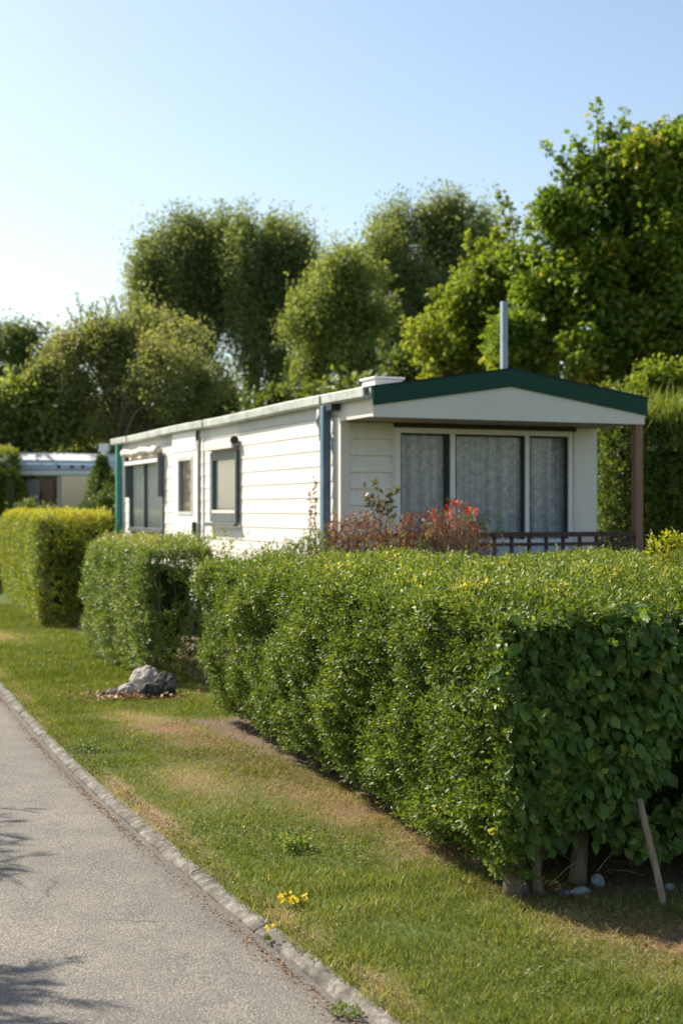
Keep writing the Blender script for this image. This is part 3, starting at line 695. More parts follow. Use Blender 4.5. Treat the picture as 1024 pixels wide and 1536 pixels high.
g = np_mesh('lawn', np.stack([x, y, z], 1), Fq, M['ground'], None, {'dry': ('POINT', d), 'soil': ('POINT', so)}, smooth=True)
tag(g, kind='structure')
ru = span(-60, 300, -11, 12, .3)
ro = np.array([-3.42, -3.2, -2.6, -2.0, -1.5, -1.0, -.6, -.4, -.3, -.24, -.18, -.12, -.085])
UU, OO = np.meshgrid(ru, ro, indexing='ij'); VV = kerb_v(UU) + OO
X = VV*CT - UU*ST; Y = OY + VV*ST + UU*CT
zz = -.036 + .03*(1-((OO+1.7)/1.75)**2)
ed = np.clip((OO+.26)/.16, 0, 1)*.5
ni, nj = UU.shape; I = np.arange(ni*nj).reshape(ni, nj)
Fq = np.stack([I[:-1, :-1], I[1:, :-1], I[1:, 1:], I[:-1, 1:]], -1).reshape(-1, 4)[:, ::-1]
tag(np_mesh('road', np.stack([X.ravel(), Y.ravel(), zz.ravel()], 1), Fq, M['road'], None, {'edge': ('POINT', ed.ravel())}, smooth=True), kind='structure')
# kerb: worn concrete lengths laid end to end
b = MB(); u = -13.0; rk = random.Random(4)
while u < 60:
    L = .92; gap = .002; w = .082
    jz = -.006 + rk.uniform(-.003, .003); jv = rk.uniform(-.006, .006); n = 12
    rows = []
    for i in range(n+1):
        uu_ = u + gap + (L-2*gap)*i/n; kv = float(kerb_v(uu_)) + jv
        e = .0025 if i in (0, n) else 0
        c = lambda a: rk.uniform(-a, a)*.32
        chip = .012*(rk.random() < .12)
        prof = [(kv-w+.012+c(.002), -.12), (kv-w+.002+c(.003), -.045), (kv-w+.006+chip+c(.004), -.020+jz-chip-e+c(.004)), (kv-w+.03+c(.006), -.008+jz-e+c(.004)),
                (kv-.03+c(.004), .000+jz-e+c(.003)), (kv-.008+c(.005), .001+jz-e+c(.003)), (kv+.004, -.12)]
        rows.append([P(uu_, pv, pz) for pv, pz in prof])
    V = [p for r in rows for p in r]; k = len(rows[0]); Fs = []
    for i in range(n):
        for j in range(k-1):
            Fs.append((i*k+j, i*k+j+1, (i+1)*k+j+1, (i+1)*k+j))
    Fs.append(tuple(range(k))[::-1]); Fs.append(tuple(n*k+j for j in range(k)))
    b.add(V, Fs); u += L
tag(b.build('kerb', M['kerb'], None), kind='structure')

# ------------------------------------------------------------------ grass blades
def ground_z(X, Y, u, v):
    o = v - kerb_v(u) - .03
    return hump(X, Y, u, v)*np.clip(o/.3, 0, 1)
def scatter(n, u0, u1, v1, power=1.6):
    t = rng.uniform(0, 1, n)**power; u = u0 + (u1-u0)*t
    kv = kerb_v(u); v = kv - .05*rng.uniform(0, 1, n)**3 + rng.uniform(0, 1, n)*(v1-kv)
    return u, v
parts = []
for (n, u0, u1, v1, pw, s0, wd) in ((175000, -10.8, 1.5, -1.75, 1.25, .034, .11), (95000, -10.8, -7.1, .9, 1.0, .036, .11), (85000, .2, 12, -1.0, 1.2, .045, .16), (36000, -2.6, .6, -.2, 1, .036, .12)):
    u, v = scatter(n, u0, u1, v1, pw); X = v*CT-u*ST; Y = OY+v*ST+u*CT
    d, _, _ = dryness(X, Y); so = soilness(u, v)
    Pn = np.stack([X, Y, np.zeros_like(X)], 1); cl = wnoise(Pn, 14, 121, 2); pa = wnoise(Pn, 2.6, 122, 2)
    keep = (rng.uniform(0, 1, n) > so*.97) & (rng.uniform(0, 1, n) > np.clip(d-.55, 0, 1)*1.2) & (Y > 2.6)
    X, Y, u, v, d, cl, pa = [a[keep] for a in (X, Y, u, v, d, cl, pa)]; m_ = len(X)
    Zg = ground_z(X, Y, u, v)
    lean = rng.normal(size=(m_, 3))*np.array([.55, .55, 0]) + np.stack([cl*.35, pa*.3, np.zeros(m_)], 1)
    flat = np.clip(d*1.6, .0, 1.5)[:, None]
    D = lean*(1+flat) + np.array([0, 0, 1.0])
    S = s0*rng.uniform(.5, 1.4, m_)*(1+.35*cl)*(1.05-.45*d)
    ti = .22 + .13*pa + .08*cl + rng.normal(size=m_)*.14 + d*.62*(rng.uniform(0, 1, m_) < .25+d) + (rng.uniform(0, 1, m_) > .965)*.5
    az = rng.uniform(0, 6.283, m_)
    parts.append(leaves(np.stack([X, Y, Zg-.004], 1), D, np.stack([np.cos(az), np.sin(az), np.full(m_, .2)], 1), S, wd, T_BLADE, ti))
n = 26000; u, v = scatter(n, -9.6, -2, -2.1, 1.2); X = v*CT-u*ST; Y = OY+v*ST+u*CT
Pn = np.stack([X, Y, np.zeros_like(X)], 1); kp = wnoise(Pn, 3.5, 131, 3) > .25; X, Y, u, v = X[kp], Y[kp], u[kp], v[kp]; n = len(X); az = rng.uniform(0, 6.283, n)
parts.append(leaves(np.stack([X, Y, ground_z(X, Y, u, v)+rng.uniform(.008, .026, n)], 1), np.stack([np.cos(az), np.sin(az), rng.uniform(0, .5, n)], 1), nz(rng.normal(size=(n, 3))*.3+np.array([0, 0, 1])), rng.uniform(.008, .017, n), .9, T_BLADE if 0 else T_DIA, rng.normal(.16, .08, n)))
n = 600; u, v = scatter(n, -9.6, 0, -2.1, 1.1); X = v*CT-u*ST; Y = OY+v*ST+u*CT; az = rng.uniform(0, 6.283, n)
parts.append(leaves(np.stack([X, Y, ground_z(X, Y, u, v)], 1), np.stack([np.cos(az)*.7, np.sin(az)*.7, np.ones(n)], 1), rng.normal(size=(n, 3)), rng.uniform(.04, .08, n), .035, T_BLADE, rng.uniform(.6, 1, n)))
tag(leaf_obj('grass', parts, M['grass']), 'short mown lawn grass, greener near the kerb and straw-coloured by the hedge', 'grass', kind='stuff')

# dry thatch and fallen leaves
parts = []
n = 42000; u = rng.uniform(-8.6, -2.2, n); v = hv(u) + .17 - np.abs(rng.normal(size=n))*.28; v = np.where(rng.uniform(0, 1, n) < .25, rng.uniform(-2.3, -1.6, n), v)
X = v*CT-u*ST; Y = OY+v*ST+u*CT; az = rng.uniform(0, 6.283, n)
parts.append(leaves(np.stack([X, Y, ground_z(X, Y, u, v)+rng.uniform(0, .014, n)], 1), np.stack([np.cos(az), np.sin(az), rng.uniform(-.1, .45, n)], 1), np.tile([0, 0, 1.], (n, 1)), rng.uniform(.015, .055, n), .06, T_DIA, rng.uniform(.2, 1, n)))
n = 9000; u = rng.uniform(-8.25, -7.2, n); v = rng.uniform(-2.4, .6, n); X = v*CT-u*ST; Y = OY+v*ST+u*CT; az = rng.uniform(0, 6.283, n)
parts.append(leaves(np.stack([X, Y, ground_z(X, Y, u, v)+.004+rng.uniform(0, .012, n)], 1), np.stack([np.cos(az), np.sin(az), rng.uniform(-.1, .4, n)], 1), np.tile([0, 0, 1.], (n, 1)), rng.uniform(.015, .05, n), .07, T_DIA, rng.uniform(.3, 1, n)))
tag(leaf_obj('dry_thatch', parts, M['litter']), 'dry straw-coloured thatch and clippings along the foot of the big hedge', 'thatch', kind='stuff')
parts = []
n = 9000; u = rng.uniform(-10, 2, n); dens = .5+.5*np.sin(u*1.7+.6)*np.sin(u*.63+2); kp = rng.uniform(0, 1, n) < np.clip(dens+.15, .12, 1); u = u[kp]; n = len(u)
side = rng.uniform(0, 1, n) < .55
v = kerb_v(u) + np.where(side, -.12 - np.abs(rng.normal(size=n))*.028, .03+np.abs(rng.normal(size=n))*.035)
zg = np.where(side, -.029, .006)
X = v*CT-u*ST; Y = OY+v*ST+u*CT; az = rng.uniform(0, 6.283, n)
parts.append(leaves(np.stack([X, Y, zg+rng.uniform(0, .012, n)], 1), np.stack([np.cos(az), np.sin(az), rng.normal(size=n)*.25], 1), nz(rng.normal(size=(n, 3))*.4+np.array([0, 0, 1])), rng.uniform(.006, .018, n), .6, T_DIA, rng.uniform(.1, .8, n)))
tag(leaf_obj('leaf_litter', parts, M['litter']), 'small brown dead leaves and crumbs gathered along both sides of the kerb', 'leaf litter', kind='stuff')

# small weeds
def weed(name, label, px, py, r, n, size, mat, catg, h=.05, flowers=None, zoff=0, dx=1.0, group=None, ti=.5):
    D = F*CH/(py-HZ); loc = at(px, py, D)
    e = empty(name, (loc[0], loc[1], 0)); tag(e, label, catg, group)
    a = rng.uniform(0, 6.283, n); rr = r*np.sqrt(rng.uniform(0, 1, n))
    C = np.stack([np.cos(a)*rr*dx, np.sin(a)*rr, rng.uniform(.004, h, n)+zoff], 1)
    leaf_obj('leaf_tuft', sprigs(C, nz(np.stack([np.cos(a)*.5, np.sin(a)*.5, np.ones(n)], 1)), rng.normal(ti, .12, n), size, 6, size, .55, .5, .7, T_BROAD), mat, e)
    if flowers:
        k = flowers; a = rng.uniform(0, 6.283, k); rr = r*.9*np.sqrt(rng.uniform(0, 1, k))
        C = np.stack([np.cos(a)*rr*dx, np.sin(a)*rr, h+rng.uniform(0, .03, k)], 1)
        leaf_obj('flower_head', sprigs(C, np.tile([0, -.3, 1.], (k, 1)), rng.uniform(0, 1, k), .014, 7, .008, .7, .3, .7), M['yellowflower'], e)
    return e
weed('flowering_weed', 'small weed with bright yellow flowers in the lawn near the kerb', 440, 1362, .045, 14, .018, M['conifer'], 'weed', .02, 26, dx=1.5)
weed('lawn_weed', 'low leafy green weed in the lawn between kerb and big hedge', 440, 1276, .08, 50, .024, M['broad'], 'weed', .05, ti=.7)
weed('kerb_weed', 'yellow-green weed tuft on the road side of the kerb at the bottom of the photo', 520, 1512, .055, 46, .014, M['conifer'], 'weed', .02, None, -.028, 1.0, ti=.8)
weed('kerb_weed', 'tiny yellowish weed against the kerb, left of the flowering weed', 402, 1404, .02, 14, .012, M['conifer'], 'weed', .015, 4, -.028, ti=.9)
weed('lawn_weed', 'dark green clover patch by the kerb at left of the lawn', 130, 1128, .09, 40, .02, M['broad'], 'weed', .03, ti=.4)

# ------------------------------------------------------------------ stones, stake
def rock(name, label, px, py, D, sx, sy, sz, mat, seed, z=None, rz=0., catg='rock', group=None, rough=.22, fr=3.2):
    import bmesh
    bm = bmesh.new(); bmesh.ops.create_icosphere(bm, subdivisions=4, radius=1)
    V = np.array([v.co[:] for v in bm.verts]); n = wnoise(V, fr*.6, seed, 3)*rough + wnoise(V, fr*3, seed+1, 3)*rough*.3 - np.abs(wnoise(V, fr*1.6, seed+2, 2))*rough*.35
    V2 = V*(1+n[:, None])*np.array([sx, sy, sz])
    for v, c in zip(bm.verts, V2): v.co = c
    me = bpy.data.meshes.new(name); bm.to_mesh(me); bm.free()
    o = link(name, me, mat); X = (px-512)/F*D; o.location = (X, D, sz*.72 if z is None else z); o.rotation_euler = (0, 0, rz)
    tag(o, label, catg, group); return o
rock('boulder', 'pale lumpy boulder leaning at the foot of the ragged middle hedge', 222, 1030, 12.68, 0.155, 0.146, 0.176, M['rock_pale'], 5, 0.090, .3, rough=.3)
rock('boulder', 'pinkish low rock on the left flank of the pale boulder', 196, 1035, 12.48, 0.112, 0.103, 0.084, M['rock_pale'], 9, 0.045, .8, rough=.3)
rock('boulder', 'dark mottled rock with white spots, right of the pale boulder', 248, 1040, 12.43, 0.120, 0.112, 0.143, M['rock_dark'], 12, 0.075, 0, rough=.3)
rock('boulder', 'dark rock lying directly in front of the pale boulder', 222, 1045, 12.33, 0.103, 0.086, 0.092, M['rock_dark'], 15, 0.045, 1, rough=.3)
rock('boulder', 'flat dark rock at the far left of the rock group on the lawn', 170, 1040, 12.43, 0.120, 0.077, 0.050, M['rock_dark'], 18, 0.022, 0, rough=.35)
GS = 'stones under the end of the big hedge'
rock('stone', 'round grey-blue stone standing farthest back under the big hedge', 896, 1332, 6.12, .033, .03, .038, M['rock_grey'], 21, None, 0, 'stone', GS, .26)
rock('stone', 'oval grey-blue stone lying in front, under the big hedge', 872, 1350, 5.97, .042, .03, .025, M['rock_grey'], 24, None, .2, 'stone', GS, .26)
rock('stone', 'darkest flat stone, nearest the hedge stems', 846, 1352, 5.98, .034, .03, .022, M['rock_dark'], 27, None, 0, 'stone', GS, .26)
rock('stone', 'small whitish stone just right of the leaning stake', 1004, 1338, 6.08, .020, .02, .018, M['rock_grey'], 30, None, 0, 'stone', GS, .26)
# red-brown leaves by the boulders
n = 420; X = rng.normal(at(200, 0, 12.3)[0], .26, n); Y = rng.normal(12.3, .12, n)
tag(leaf_obj('fallen_leaves', [leaves(np.stack([X, Y, rng.uniform(.005, .05, n)], 1), rng.normal(size=(n, 3))*np.array([1, 1, .3]), nz(rng.normal(size=(n, 3))*.5+np.array([0, 0, 1])), rng.uniform(.03, .06, n), .6, T_DIA, rng.uniform(.2, 1, n))], M['litter']), 'reddish dead leaves scattered round the boulders', 'dead leaves', kind='stuff')
b = MB(); p0 = Vector(at(997, 1362, 5.80)); p0.z = -.02; p1 = Vector(at(963, 1215, 5.90)); p1.z = CH-(1215-HZ)/F*5.90
ax = p1-p0
pts = [p0+ax*t+Vector((math.sin(t*5)*.003, 0, 0)) for t in np.linspace(0, 1.12, 9)]
b.tube(pts, [.0155, .015, .0155, .015, .0165, .015, .0155, .015, .014], 12)
kn = p0+ax*.72
o = b.build('wooden_stake', M['stake'], None, smooth=True); tag(o, 'bare wooden stake leaning against the shaded end of the big hedge', 'stake')

# ------------------------------------------------------------------ the static caravan (x = v, y = u)
cv = empty('static_caravan', (0, OY, 0), TH)
tag(cv, 'cream static caravan with dark green gable trim and lace-curtained porch window', 'static caravan')
BL, BW = 9.35, 3.05          # body length and width
def roof_z(x): return 2.875 + .152*(1.5-abs(x-1.5))
def siding(name, plane, a0, a1, z0, z1, holes, mat, pitch=.166, lap=.007, thick=.05):
    """lapped boards on x=0 (plane 'L', a along y, facing -x) or y=0 (plane 'F', a along x, facing -y)"""
    b = MB()
    zs = sorted(set([z0, z1] + [z1 - k*pitch for k in range(int((z1-z0)/pitch)+1)] + [h[2] for h in holes] + [h[3] for h in holes]))
    zs = [q for q in zs if z0-1e-6 <= q <= z1+1e-6]
    zz = [zs[0]]
    for q in zs[1:]:
        if q-zz[-1] > 1e-4: zz.append(q)
    for q0, q1 in zip(zz, zz[1:]):
        mid = (q0+q1)/2
        iv = [(a0, a1)]
        for h in holes:
            if h[2] < mid < h[3]:
                nv = []
                for s, e in iv:
                    if h[1] <= s or h[0] >= e: nv.append((s, e)); continue
                    if h[0] > s: nv.append((s, h[0]))
                    if h[1] < e: nv.append((h[1], e))
                iv = nv
        kb = math.floor((z1-mid)/pitch); top = z1-kb*pitch
        o1 = lap*(top-q1)/pitch; o0 = lap*(top-q0)/pitch       # outward offset grows to the board's lower edge
        for s, e in iv:
            if plane == 'L':
                vs = [(-o0, s, q0), (-o0, e, q0), (-o1, e, q1), (-o1, s, q1), (thick, s, q0), (thick, e, q0), (thick, e, q1), (thick, s, q1)]
            else:
                vs = [(e, -o0, q0), (s, -o0, q0), (s, -o1, q1), (e, -o1, q1), (e, thick, q0), (s, thick, q0), (s, thick, q1), (e, thick, q1)]
            b.add(vs, [(0, 3, 2, 1), (4, 5, 6, 7), (0, 1, 5, 4), (2, 3, 7, 6), (1, 2, 6, 5), (0, 4, 7, 3)])
    return b.build(name, mat, cv)
W1 = (6.80, 8.88, 1.37, 2.50); DR = (4.99, 6.25); DW = (5.21, 5.95, 1.63, 2.44); W2 = (3.28, 4.44, 1.55, 2.45)
siding('side_wall', 'L', .07, BL, .35, 2.66, [W1, (DR[0], DR[1], .35, 2.66), W2], M['siding'])
box('grey_band', M['midgrey'], cv, -.012, .05, .07, DR[0]-.04, 2.663, 2.79)  # even grey strip along the wall top, below the gutter
box('grey_band', M['midgrey'], cv, -.012, .05, DR[1]+.03, BL, 2.663, 2.79)
FW = (.60, 2.73, 1.33, 2.555)
siding('front_wall', 'F', .09, FW[0], .5, 2.60, [], M['siding'], .17, .03)
box('front_panel', M['siding'], cv, FW[1], BW, 0, .05, .5, 2.60)
box('front_sill_panel', M['panelblue'], cv, FW[0], FW[1], 0, .05, .5, FW[2])
box('lintel_strip', M['brown'], cv, FW[0]-.02, FW[1]+.05, -.012, .05, FW[3], 2.60)
box('right_wall', M['siding'], cv, BW-.05, BW, .052, BL, .35, 2.78)
box('rear_wall', M['siding'], cv, .055, BW-.055, BL-.055, BL-.005, .35, 2.78)
box('floor_panel', M['room'], cv, .055, BW-.055, .06, BL-.06, .42, .5)
box('ceiling_panel', M['room'], cv, .055, BW-.055, .06, BL-.06, 2.62, 2.66)
box('partition', M['room'], cv, .06, BW-.06, 2.9, 2.93, .505, 2.615)
box('partition', M['room'], cv, .06, BW-.06, 6.5, 6.53, .505, 2.615)
box('corner_trim', M['beam'], cv, -.022, .088, -.03, .068, .35, 2.60, .006)
box('corner_trim', M['white'], cv, -.020, .045, BL-.06, BL+.01, .35, 2.79)
for yy, w_, mm in ((DR[1]+.012, .022, 'trim'), (DR[0]-.02, .03, 'trim'), (4.78, .016, 'white')):
    box('joint_strip', M[mm], cv, -.026, .02, yy-w_/2, yy+w_/2, .36, 2.655 if mm == 'white' else 2.78)
# skirt and plinth
box('skirt', M['trim'], cv, .03, .06, .1, BL-.05, .02, .349)
# windows on the side
def side_window(y0, y1, z0, z1, splits, sill=True, curtain='net', fr='framegrey', fw=.055, proud=.03):
    f = MB()
    f.box(-proud, .06, y0, y0+fw, z0, z1); f.box(-proud, .06, y1-fw, y1, z0, z1)
    f.box(-proud, .06, y0+fw, y1-fw, z0, z0+fw); f.box(-proud, .06, y0+fw, y1-fw, z1-fw, z1)
    for s in splits: f.box(-proud+.006, .055, s-.03, s+.03, z0+fw, z1-fw)
    w = f.build('window', M[fr], cv, .004)
    pane('pane', M['glass'], w, 'L', .012, y0+fw, y1-fw, z0+fw, z1-fw)
    c = MB(); n = 60; yy = np.linspace(y0+fw-.02, y1-fw+.02, n)
    xs = .030 + .0035*np.sin(yy*52)
    V = []; 
    for q, xx in zip(yy, xs): V += [(xx, q, z0+fw-.03), (xx, q, z1-fw+.03)]
    c.add(V, [(2*i, 2*i+2, 2*i+3, 2*i+1) for i in range(n-1)]); c.build('curtain', M[curtain], w)
    return w
w = side_window(*W1, [7.95], curtain='net')
tag(w, 'wide two-pane side window under a rolled awning')
box('sill_rail', M['framegrey'], w, -.045, -.031, W1[0], W1[1], W1[2]-.01, W1[2]+.05)
# lower film strip in that window, the awning roll above
b = MB(); yy = np.linspace(W1[0]-.0, W1[1], 26)
b.tube([(-.09+.012*math.sin(q*9), q, 2.60+.012*math.sin(q*5+1)) for q in yy], [.055+.014*math.sin(q*7.3)+.008*math.sin(q*17) for q in yy], 10)
aw = b.build('awning', M['fabric'], cv, smooth=True)
box('awning_bar', M['alu'], aw, -.11, -.031, W1[0]+.02, W1[1]-.02, 2.41, 2.47, .006)
for q in (W1[0]+.01, W1[1]-.04): box('awning_arm', M['framegrey'], aw, -.10, -.031, q, q+.03, 1.9, 2.60)
w = side_window(*W2, [], curtain='net', fw=.105)
tag(w, 'single side window with a heavy grey frame and top box')
box('sill', M['framegrey'], w, -.09, -.031, W2[0]-.05, W2[1]+.05, W2[2]-.06, W2[2]-.01, .006)
box('head_box', M['beam'], w, -.10, -.014, W2[0]+.03, W2[1]+.05, 2.47, 2.585, .008)
b = MB(); b.tube([(-.07, W2[0]-.02, 2.57), (-.07, W2[0]+.03, 2.57)], .05, 10); b.build('end_cap', M['rubber'], w)
box('inner_frame', M['beam'], w, -.036, -.0305, W2[0]+.10, W2[1]-.1, W2[2]+.11, W2[2]+.15)
box('side_bar', M['framegrey'], w, -.06, -.031, W2[0]-.02, W2[0]+.01, W2[2]-.01, 2.50)
# door
d = MB()
y0, y1 = DR[0]+.012, DR[1]-.012
d.box(-.035, .02, y0, DW[0], .45, 2.64); d.box(-.035, .02, DW[1], y1, .45, 2.64); d.box(-.035, .02, DW[0], DW[1], .45, DW[2]); d.box(-.035, .02, DW[0], DW[1], DW[3], 2.64)
door = d.build('door', M['white'], cv, .004)
box('upper_panel', M['white'], door, -.045, -.036, y0+.05, y1-.02, 2.52, 2.80)
f = MB(); a, c_, e, g_ = DW
f.box(-.045, .01, a, a+.05, e, g_); f.box(-.045, .01, c_-.05, c_, e, g_); f.box(-.045, .01, a+.05, c_-.05, e, e+.05); f.box(-.045, .01, a+.05, c_-.05, g_-.05, g_)
wf = f.build('door_window', M['midgrey'], door)
pane('pane', M['glass'], wf, 'L', -.012, a+.05, c_-.05, e+.05, g_-.05)
box('curtain', M['netbeige'], wf, .015, .019, a+.05, c_-.05, e+.05, g_-.05)
box('door_threshold', M['trim'], door, -.04, .02, y0, y1, .36, .449)
h = box('handle', M['rubber'], door, -.085, -.036, 5.04, 5.10, 1.36, 1.54, .01)
box('letter_box', M['white'], door, -.06, -.036, 5.12, 5.30, 1.47, 1.55, .006)
# doorstep
st = MB(); st.box(-.55, -.05, 5.1, 6.1, 0, .2); st.box(-.30, -.05, 5.1, 6.1, .2, .38); st.build('door_step', M['kerb'], cv, .01)
# front window: three panes with lace curtains
fx0, fx1, fz0, fz1 = FW; fw = .055
f = MB()
f.box(fx0, fx0+fw, -.02, .06, fz0, fz1); f.box(fx1-fw, fx1, -.02, .06, fz0, fz1); f.box(fx0+fw, fx1-fw, -.02, .06, fz0, fz0+fw); f.box(fx0+fw, fx1-fw, -.02, .06, fz1-fw, fz1)
for s, hw in ((1.262, .030), (2.162, .026)): f.box(s-hw, s+hw, -.016, .055, fz0+fw, fz1-fw)
w = f.build('porch_window', M['alu'], cv, .004)
xs = [fx0+fw, 1.232, 1.292, 2.136, 2.188, fx1-fw]
for i in range(3):
    p0_, p1_ = xs[2*i], xs[2*i+1]
    f = MB(); t = .02
    f.box(p0_, p0_+t, .002, .03, fz0+fw, fz1-fw); f.box(p1_-t*(2.6 if i == 0 else 1.4), p1_, .002, .03, fz0+fw, fz1-fw); f.box(p0_+t, p1_-t*2.6, .002, .03, fz1-fw-t, fz1-fw)
    s_ = f.build('sash', M['rubber'], w)
    pane('pane', M['glass'], w, 'F', .034, p0_, p1_, fz0+fw, fz1-fw)
    n = 160; q = np.linspace(p0_-.02, p1_+.02, n); ph = i*2.1
    yv = .088 + (.030)*np.sin(q*44+ph+.8*np.sin(q*7)) + .010*np.sin(q*83+ph*2) + .005*np.sin(q*140)
    V = []
    for zz_ in np.linspace(fz0+.02, fz1-.03, 5):
        for k in range(n): V.append((q[k], yv[k]*(1+.05*math.sin(zz_*3+k*.2)), zz_))
    c = MB(); c.add(V, [(j*n+k, j*n+k+1, (j+1)*n+k+1, (j+1)*n+k) for j in range(4) for k in range(n-1)])
    c.build('curtain', M['lace'], w, smooth=True)
box('architrave', M['beam'], cv, fx0-.05, fx0-.002, -.03, .04, .5, fz1, .004)
box('architrave', M['beam'], cv, fx1+.002, fx1+.03, -.03, .04, .5, fz1, .004)
# porch: soffit, side beam, gable board and green trim
YC = -.82
box('soffit', M['soffit'], cv, .03, 3.05, YC+.03, -.031, 2.605, 2.625)
box('side_beam', M['beam'], cv, -.012, .028, YC+.03, BL*0+.068, 2.602, 2.80, .004)
box('side_beam', M['beam'], cv, 3.05, 3.09, YC+.03, .3, 2.602, 2.80, .004)
def gable(name, mat, x0, x1, lo, hi, ya, yb):
    # lo/hi: functions of x; x sampled at ends and ridge
    xs_ = [x0, 1.5, x1]; b = MB(); V = []
    for x in xs_: V += [(x, ya, lo(x)), (x, ya, hi(x)), (x, yb, lo(x)), (x, yb, hi(x))]
    Fs = []
    for i in range(2):
        a = 4*i; c = a+4
        Fs += [(a, c, c+1, a+1), (a+2, a+3, c+3, c+2), (a+1, c+1, c+3, a+3), (a, a+2, c+2, c)]
    Fs += [(0, 1, 3, 2), (8, 10, 11, 9)]
    b.add(V, Fs); return b.build(name, mat, cv)
gable('gable_board', M['beam'], -.012, 3.10, lambda x: 2.598, lambda x: roof_z(x)-.1, YC, YC+.028)
gable('green_trim', M['green'], -.02, 3.12, lambda x: roof_z(x)-.165, lambda x: roof_z(x)+.008, YC-.022, YC-.002)
gable('felt_edge', M['felt'], -.03, 3.13, lambda x: roof_z(x)+.010, lambda x: roof_z(x)+.026, YC-.026, YC+.08)
n_ = MB()
def roof_slab(b, x0, x1, y0, y1, dz0, dz1):
    xs_ = [x0, 1.5, x1]; V = []
    for x in xs_: V += [(x, y0, roof_z(x)+dz0), (x, y0, roof_z(x)+dz1), (x, y1, roof_z(x)+dz0), (x, y1, roof_z(x)+dz1)]
    Fs = []
    for i in range(2):
        a = 4*i; c = a+4; Fs += [(a, c, c+1, a+1), (a+2, a+3, c+3, c+2), (a+1, c+1, c+3, a+3), (a, a+2, c+2, c)]
    Fs += [(0, 1, 3, 2), (8, 10, 11, 9)]; b.add(V, Fs)
roof_slab(n_, -.07, 3.12, YC+.082, BL+.45, -.02, .022)
yq = YC+.9
while yq < BL+.4:       # raised sheet seams
    roof_slab(n_, -.06, 3.10, yq, yq+.05, .0225, .034); yq += 1.15
roof = n_.build('roof', M['roof'], cv)
vt = MB(); vt.box(.44, .76, .15, .5, 2.93, 3.065); vt.box(.42, .78, .13, .52, 3.066, 3.09)
vt = vt.build('roof_vent', M['white'], cv, .01)
fp = box('flue_pipe', M['flue'], cv, 2.075, 2.14, .37, .435, 2.9, 4.0, .006)
box('flue_flashing', M['felt'], fp, 2.04, 2.175, .33, .47, 2.90, 3.0)
# gutters
def gutter(x0, x1):
    s = -1 if x0 < 1 else 1
    b = MB(); y0_, y1_ = YC+.02, BL+.48
    prof = [(0, .06), (0, -.04), (-.02, -.062), (-.07, -.066), (-.095, -.045), (-.10, .035), (-.092, .045), (-.082, .035), (-.078, -.035), (-.018, -.045), (-.014, .06)]
    k = len(prof); V = []
    ysx = np.linspace(y0_, y1_, 24)
    for q in ysx:
        dz = .006*math.sin(q*1.3)
        for a, z_ in prof: V.append((x0 + s*(-a), q, 2.845+z_+dz) if s > 0 else (x0+a, q, 2.845+z_+dz))
    Fs = [(i*k+j, i*k+(j+1) % k, (i+1)*k+(j+1) % k, (i+1)*k+j) for i in range(len(ysx)-1) for j in range(k)]
    Fs += [tuple(range(k)), tuple((len(ysx)-1)*k+j for j in range(k))[::-1]]
    b.add(V, Fs); return b.build('gutter', M['gutter'], cv)
gt = gutter(-.013, 0)
for q in np.arange(.3, BL+.3, 4.2): box('bracket', M['trim'], gt, -.121, -.114, q, q+.025, 2.79, 2.885)
box('drain_outlet', M['rubber'], gt, -.120, -.03, -.02, .12, 2.715, 2.778)
# downpipes / posts
box('corner_post', M['blue'], cv, -.125, -.035, .19, .29, .0, 2.775, .012)
b = MB(); b.tube([(-.05, .47, 2.79), (-.06, .47, 2.68), (-.09, .45, 2.62), (-.085, .36, 2.55), (-.08, .35, 2.42)], .026, 10); b.build('drain_elbow', M['gutter'], cv, smooth=True)
box('rear_post', M['teal'], cv, -.11, -.02, BL+.03, BL+.14, .0, 2.775, .012)
# deck, railing and porch post
dk = MB()
for k in range(8): dk.box(0, 3.06, YC+.02+k*.1, YC+.112+k*.1, .46, .495)
dk.box(.02, 3.04, YC+.03, YC+.07, .3, .459)
dk.build('porch_deck', M['deck'], cv)
for x_ in (.04, 1.5, 2.98): box('deck_leg', M['brown'], cv, x_, x_+.08, YC+.04, YC+.12, .0, .459)
rl = MB(); rl.box(0.02, 3.02, YC+.015, YC+.08, 1.425, 1.475)
rr_ = rl.build('railing', M['brown'], cv, .003)
box('middle_rail', M['brown'], rr_, 0.02, 3.02, YC+.025, YC+.068, 1.335, 1.368); box('lower_rail', M['brown'], rr_, 0.02, 3.02, YC+.03, YC+.065, .62, .65)
for k in range(15): box('baluster', M['brown'], rr_, .12+k*.2, .15+k*.2, YC+.032, YC+.062, .651, 1.424)
sr = MB(); sr.box(3.03, 3.06, YC+.12, -.02, 1.425, 1.46)
sr = sr.build('side_railing', M['framegrey'], cv); box('lower_rail', M['framegrey'], sr, 3.03, 3.06, YC+.12, -.02, .62, .65)
for k in range(4): box('baluster', M['framegrey'], sr, 3.033, 3.057, -.6+k*.16, -.576+k*.16, .651, 1.424)
box('porch_post', M['postbrown'], cv, 3.0, 3.09, YC+.01, YC+.10, .0, 2.597, .006)

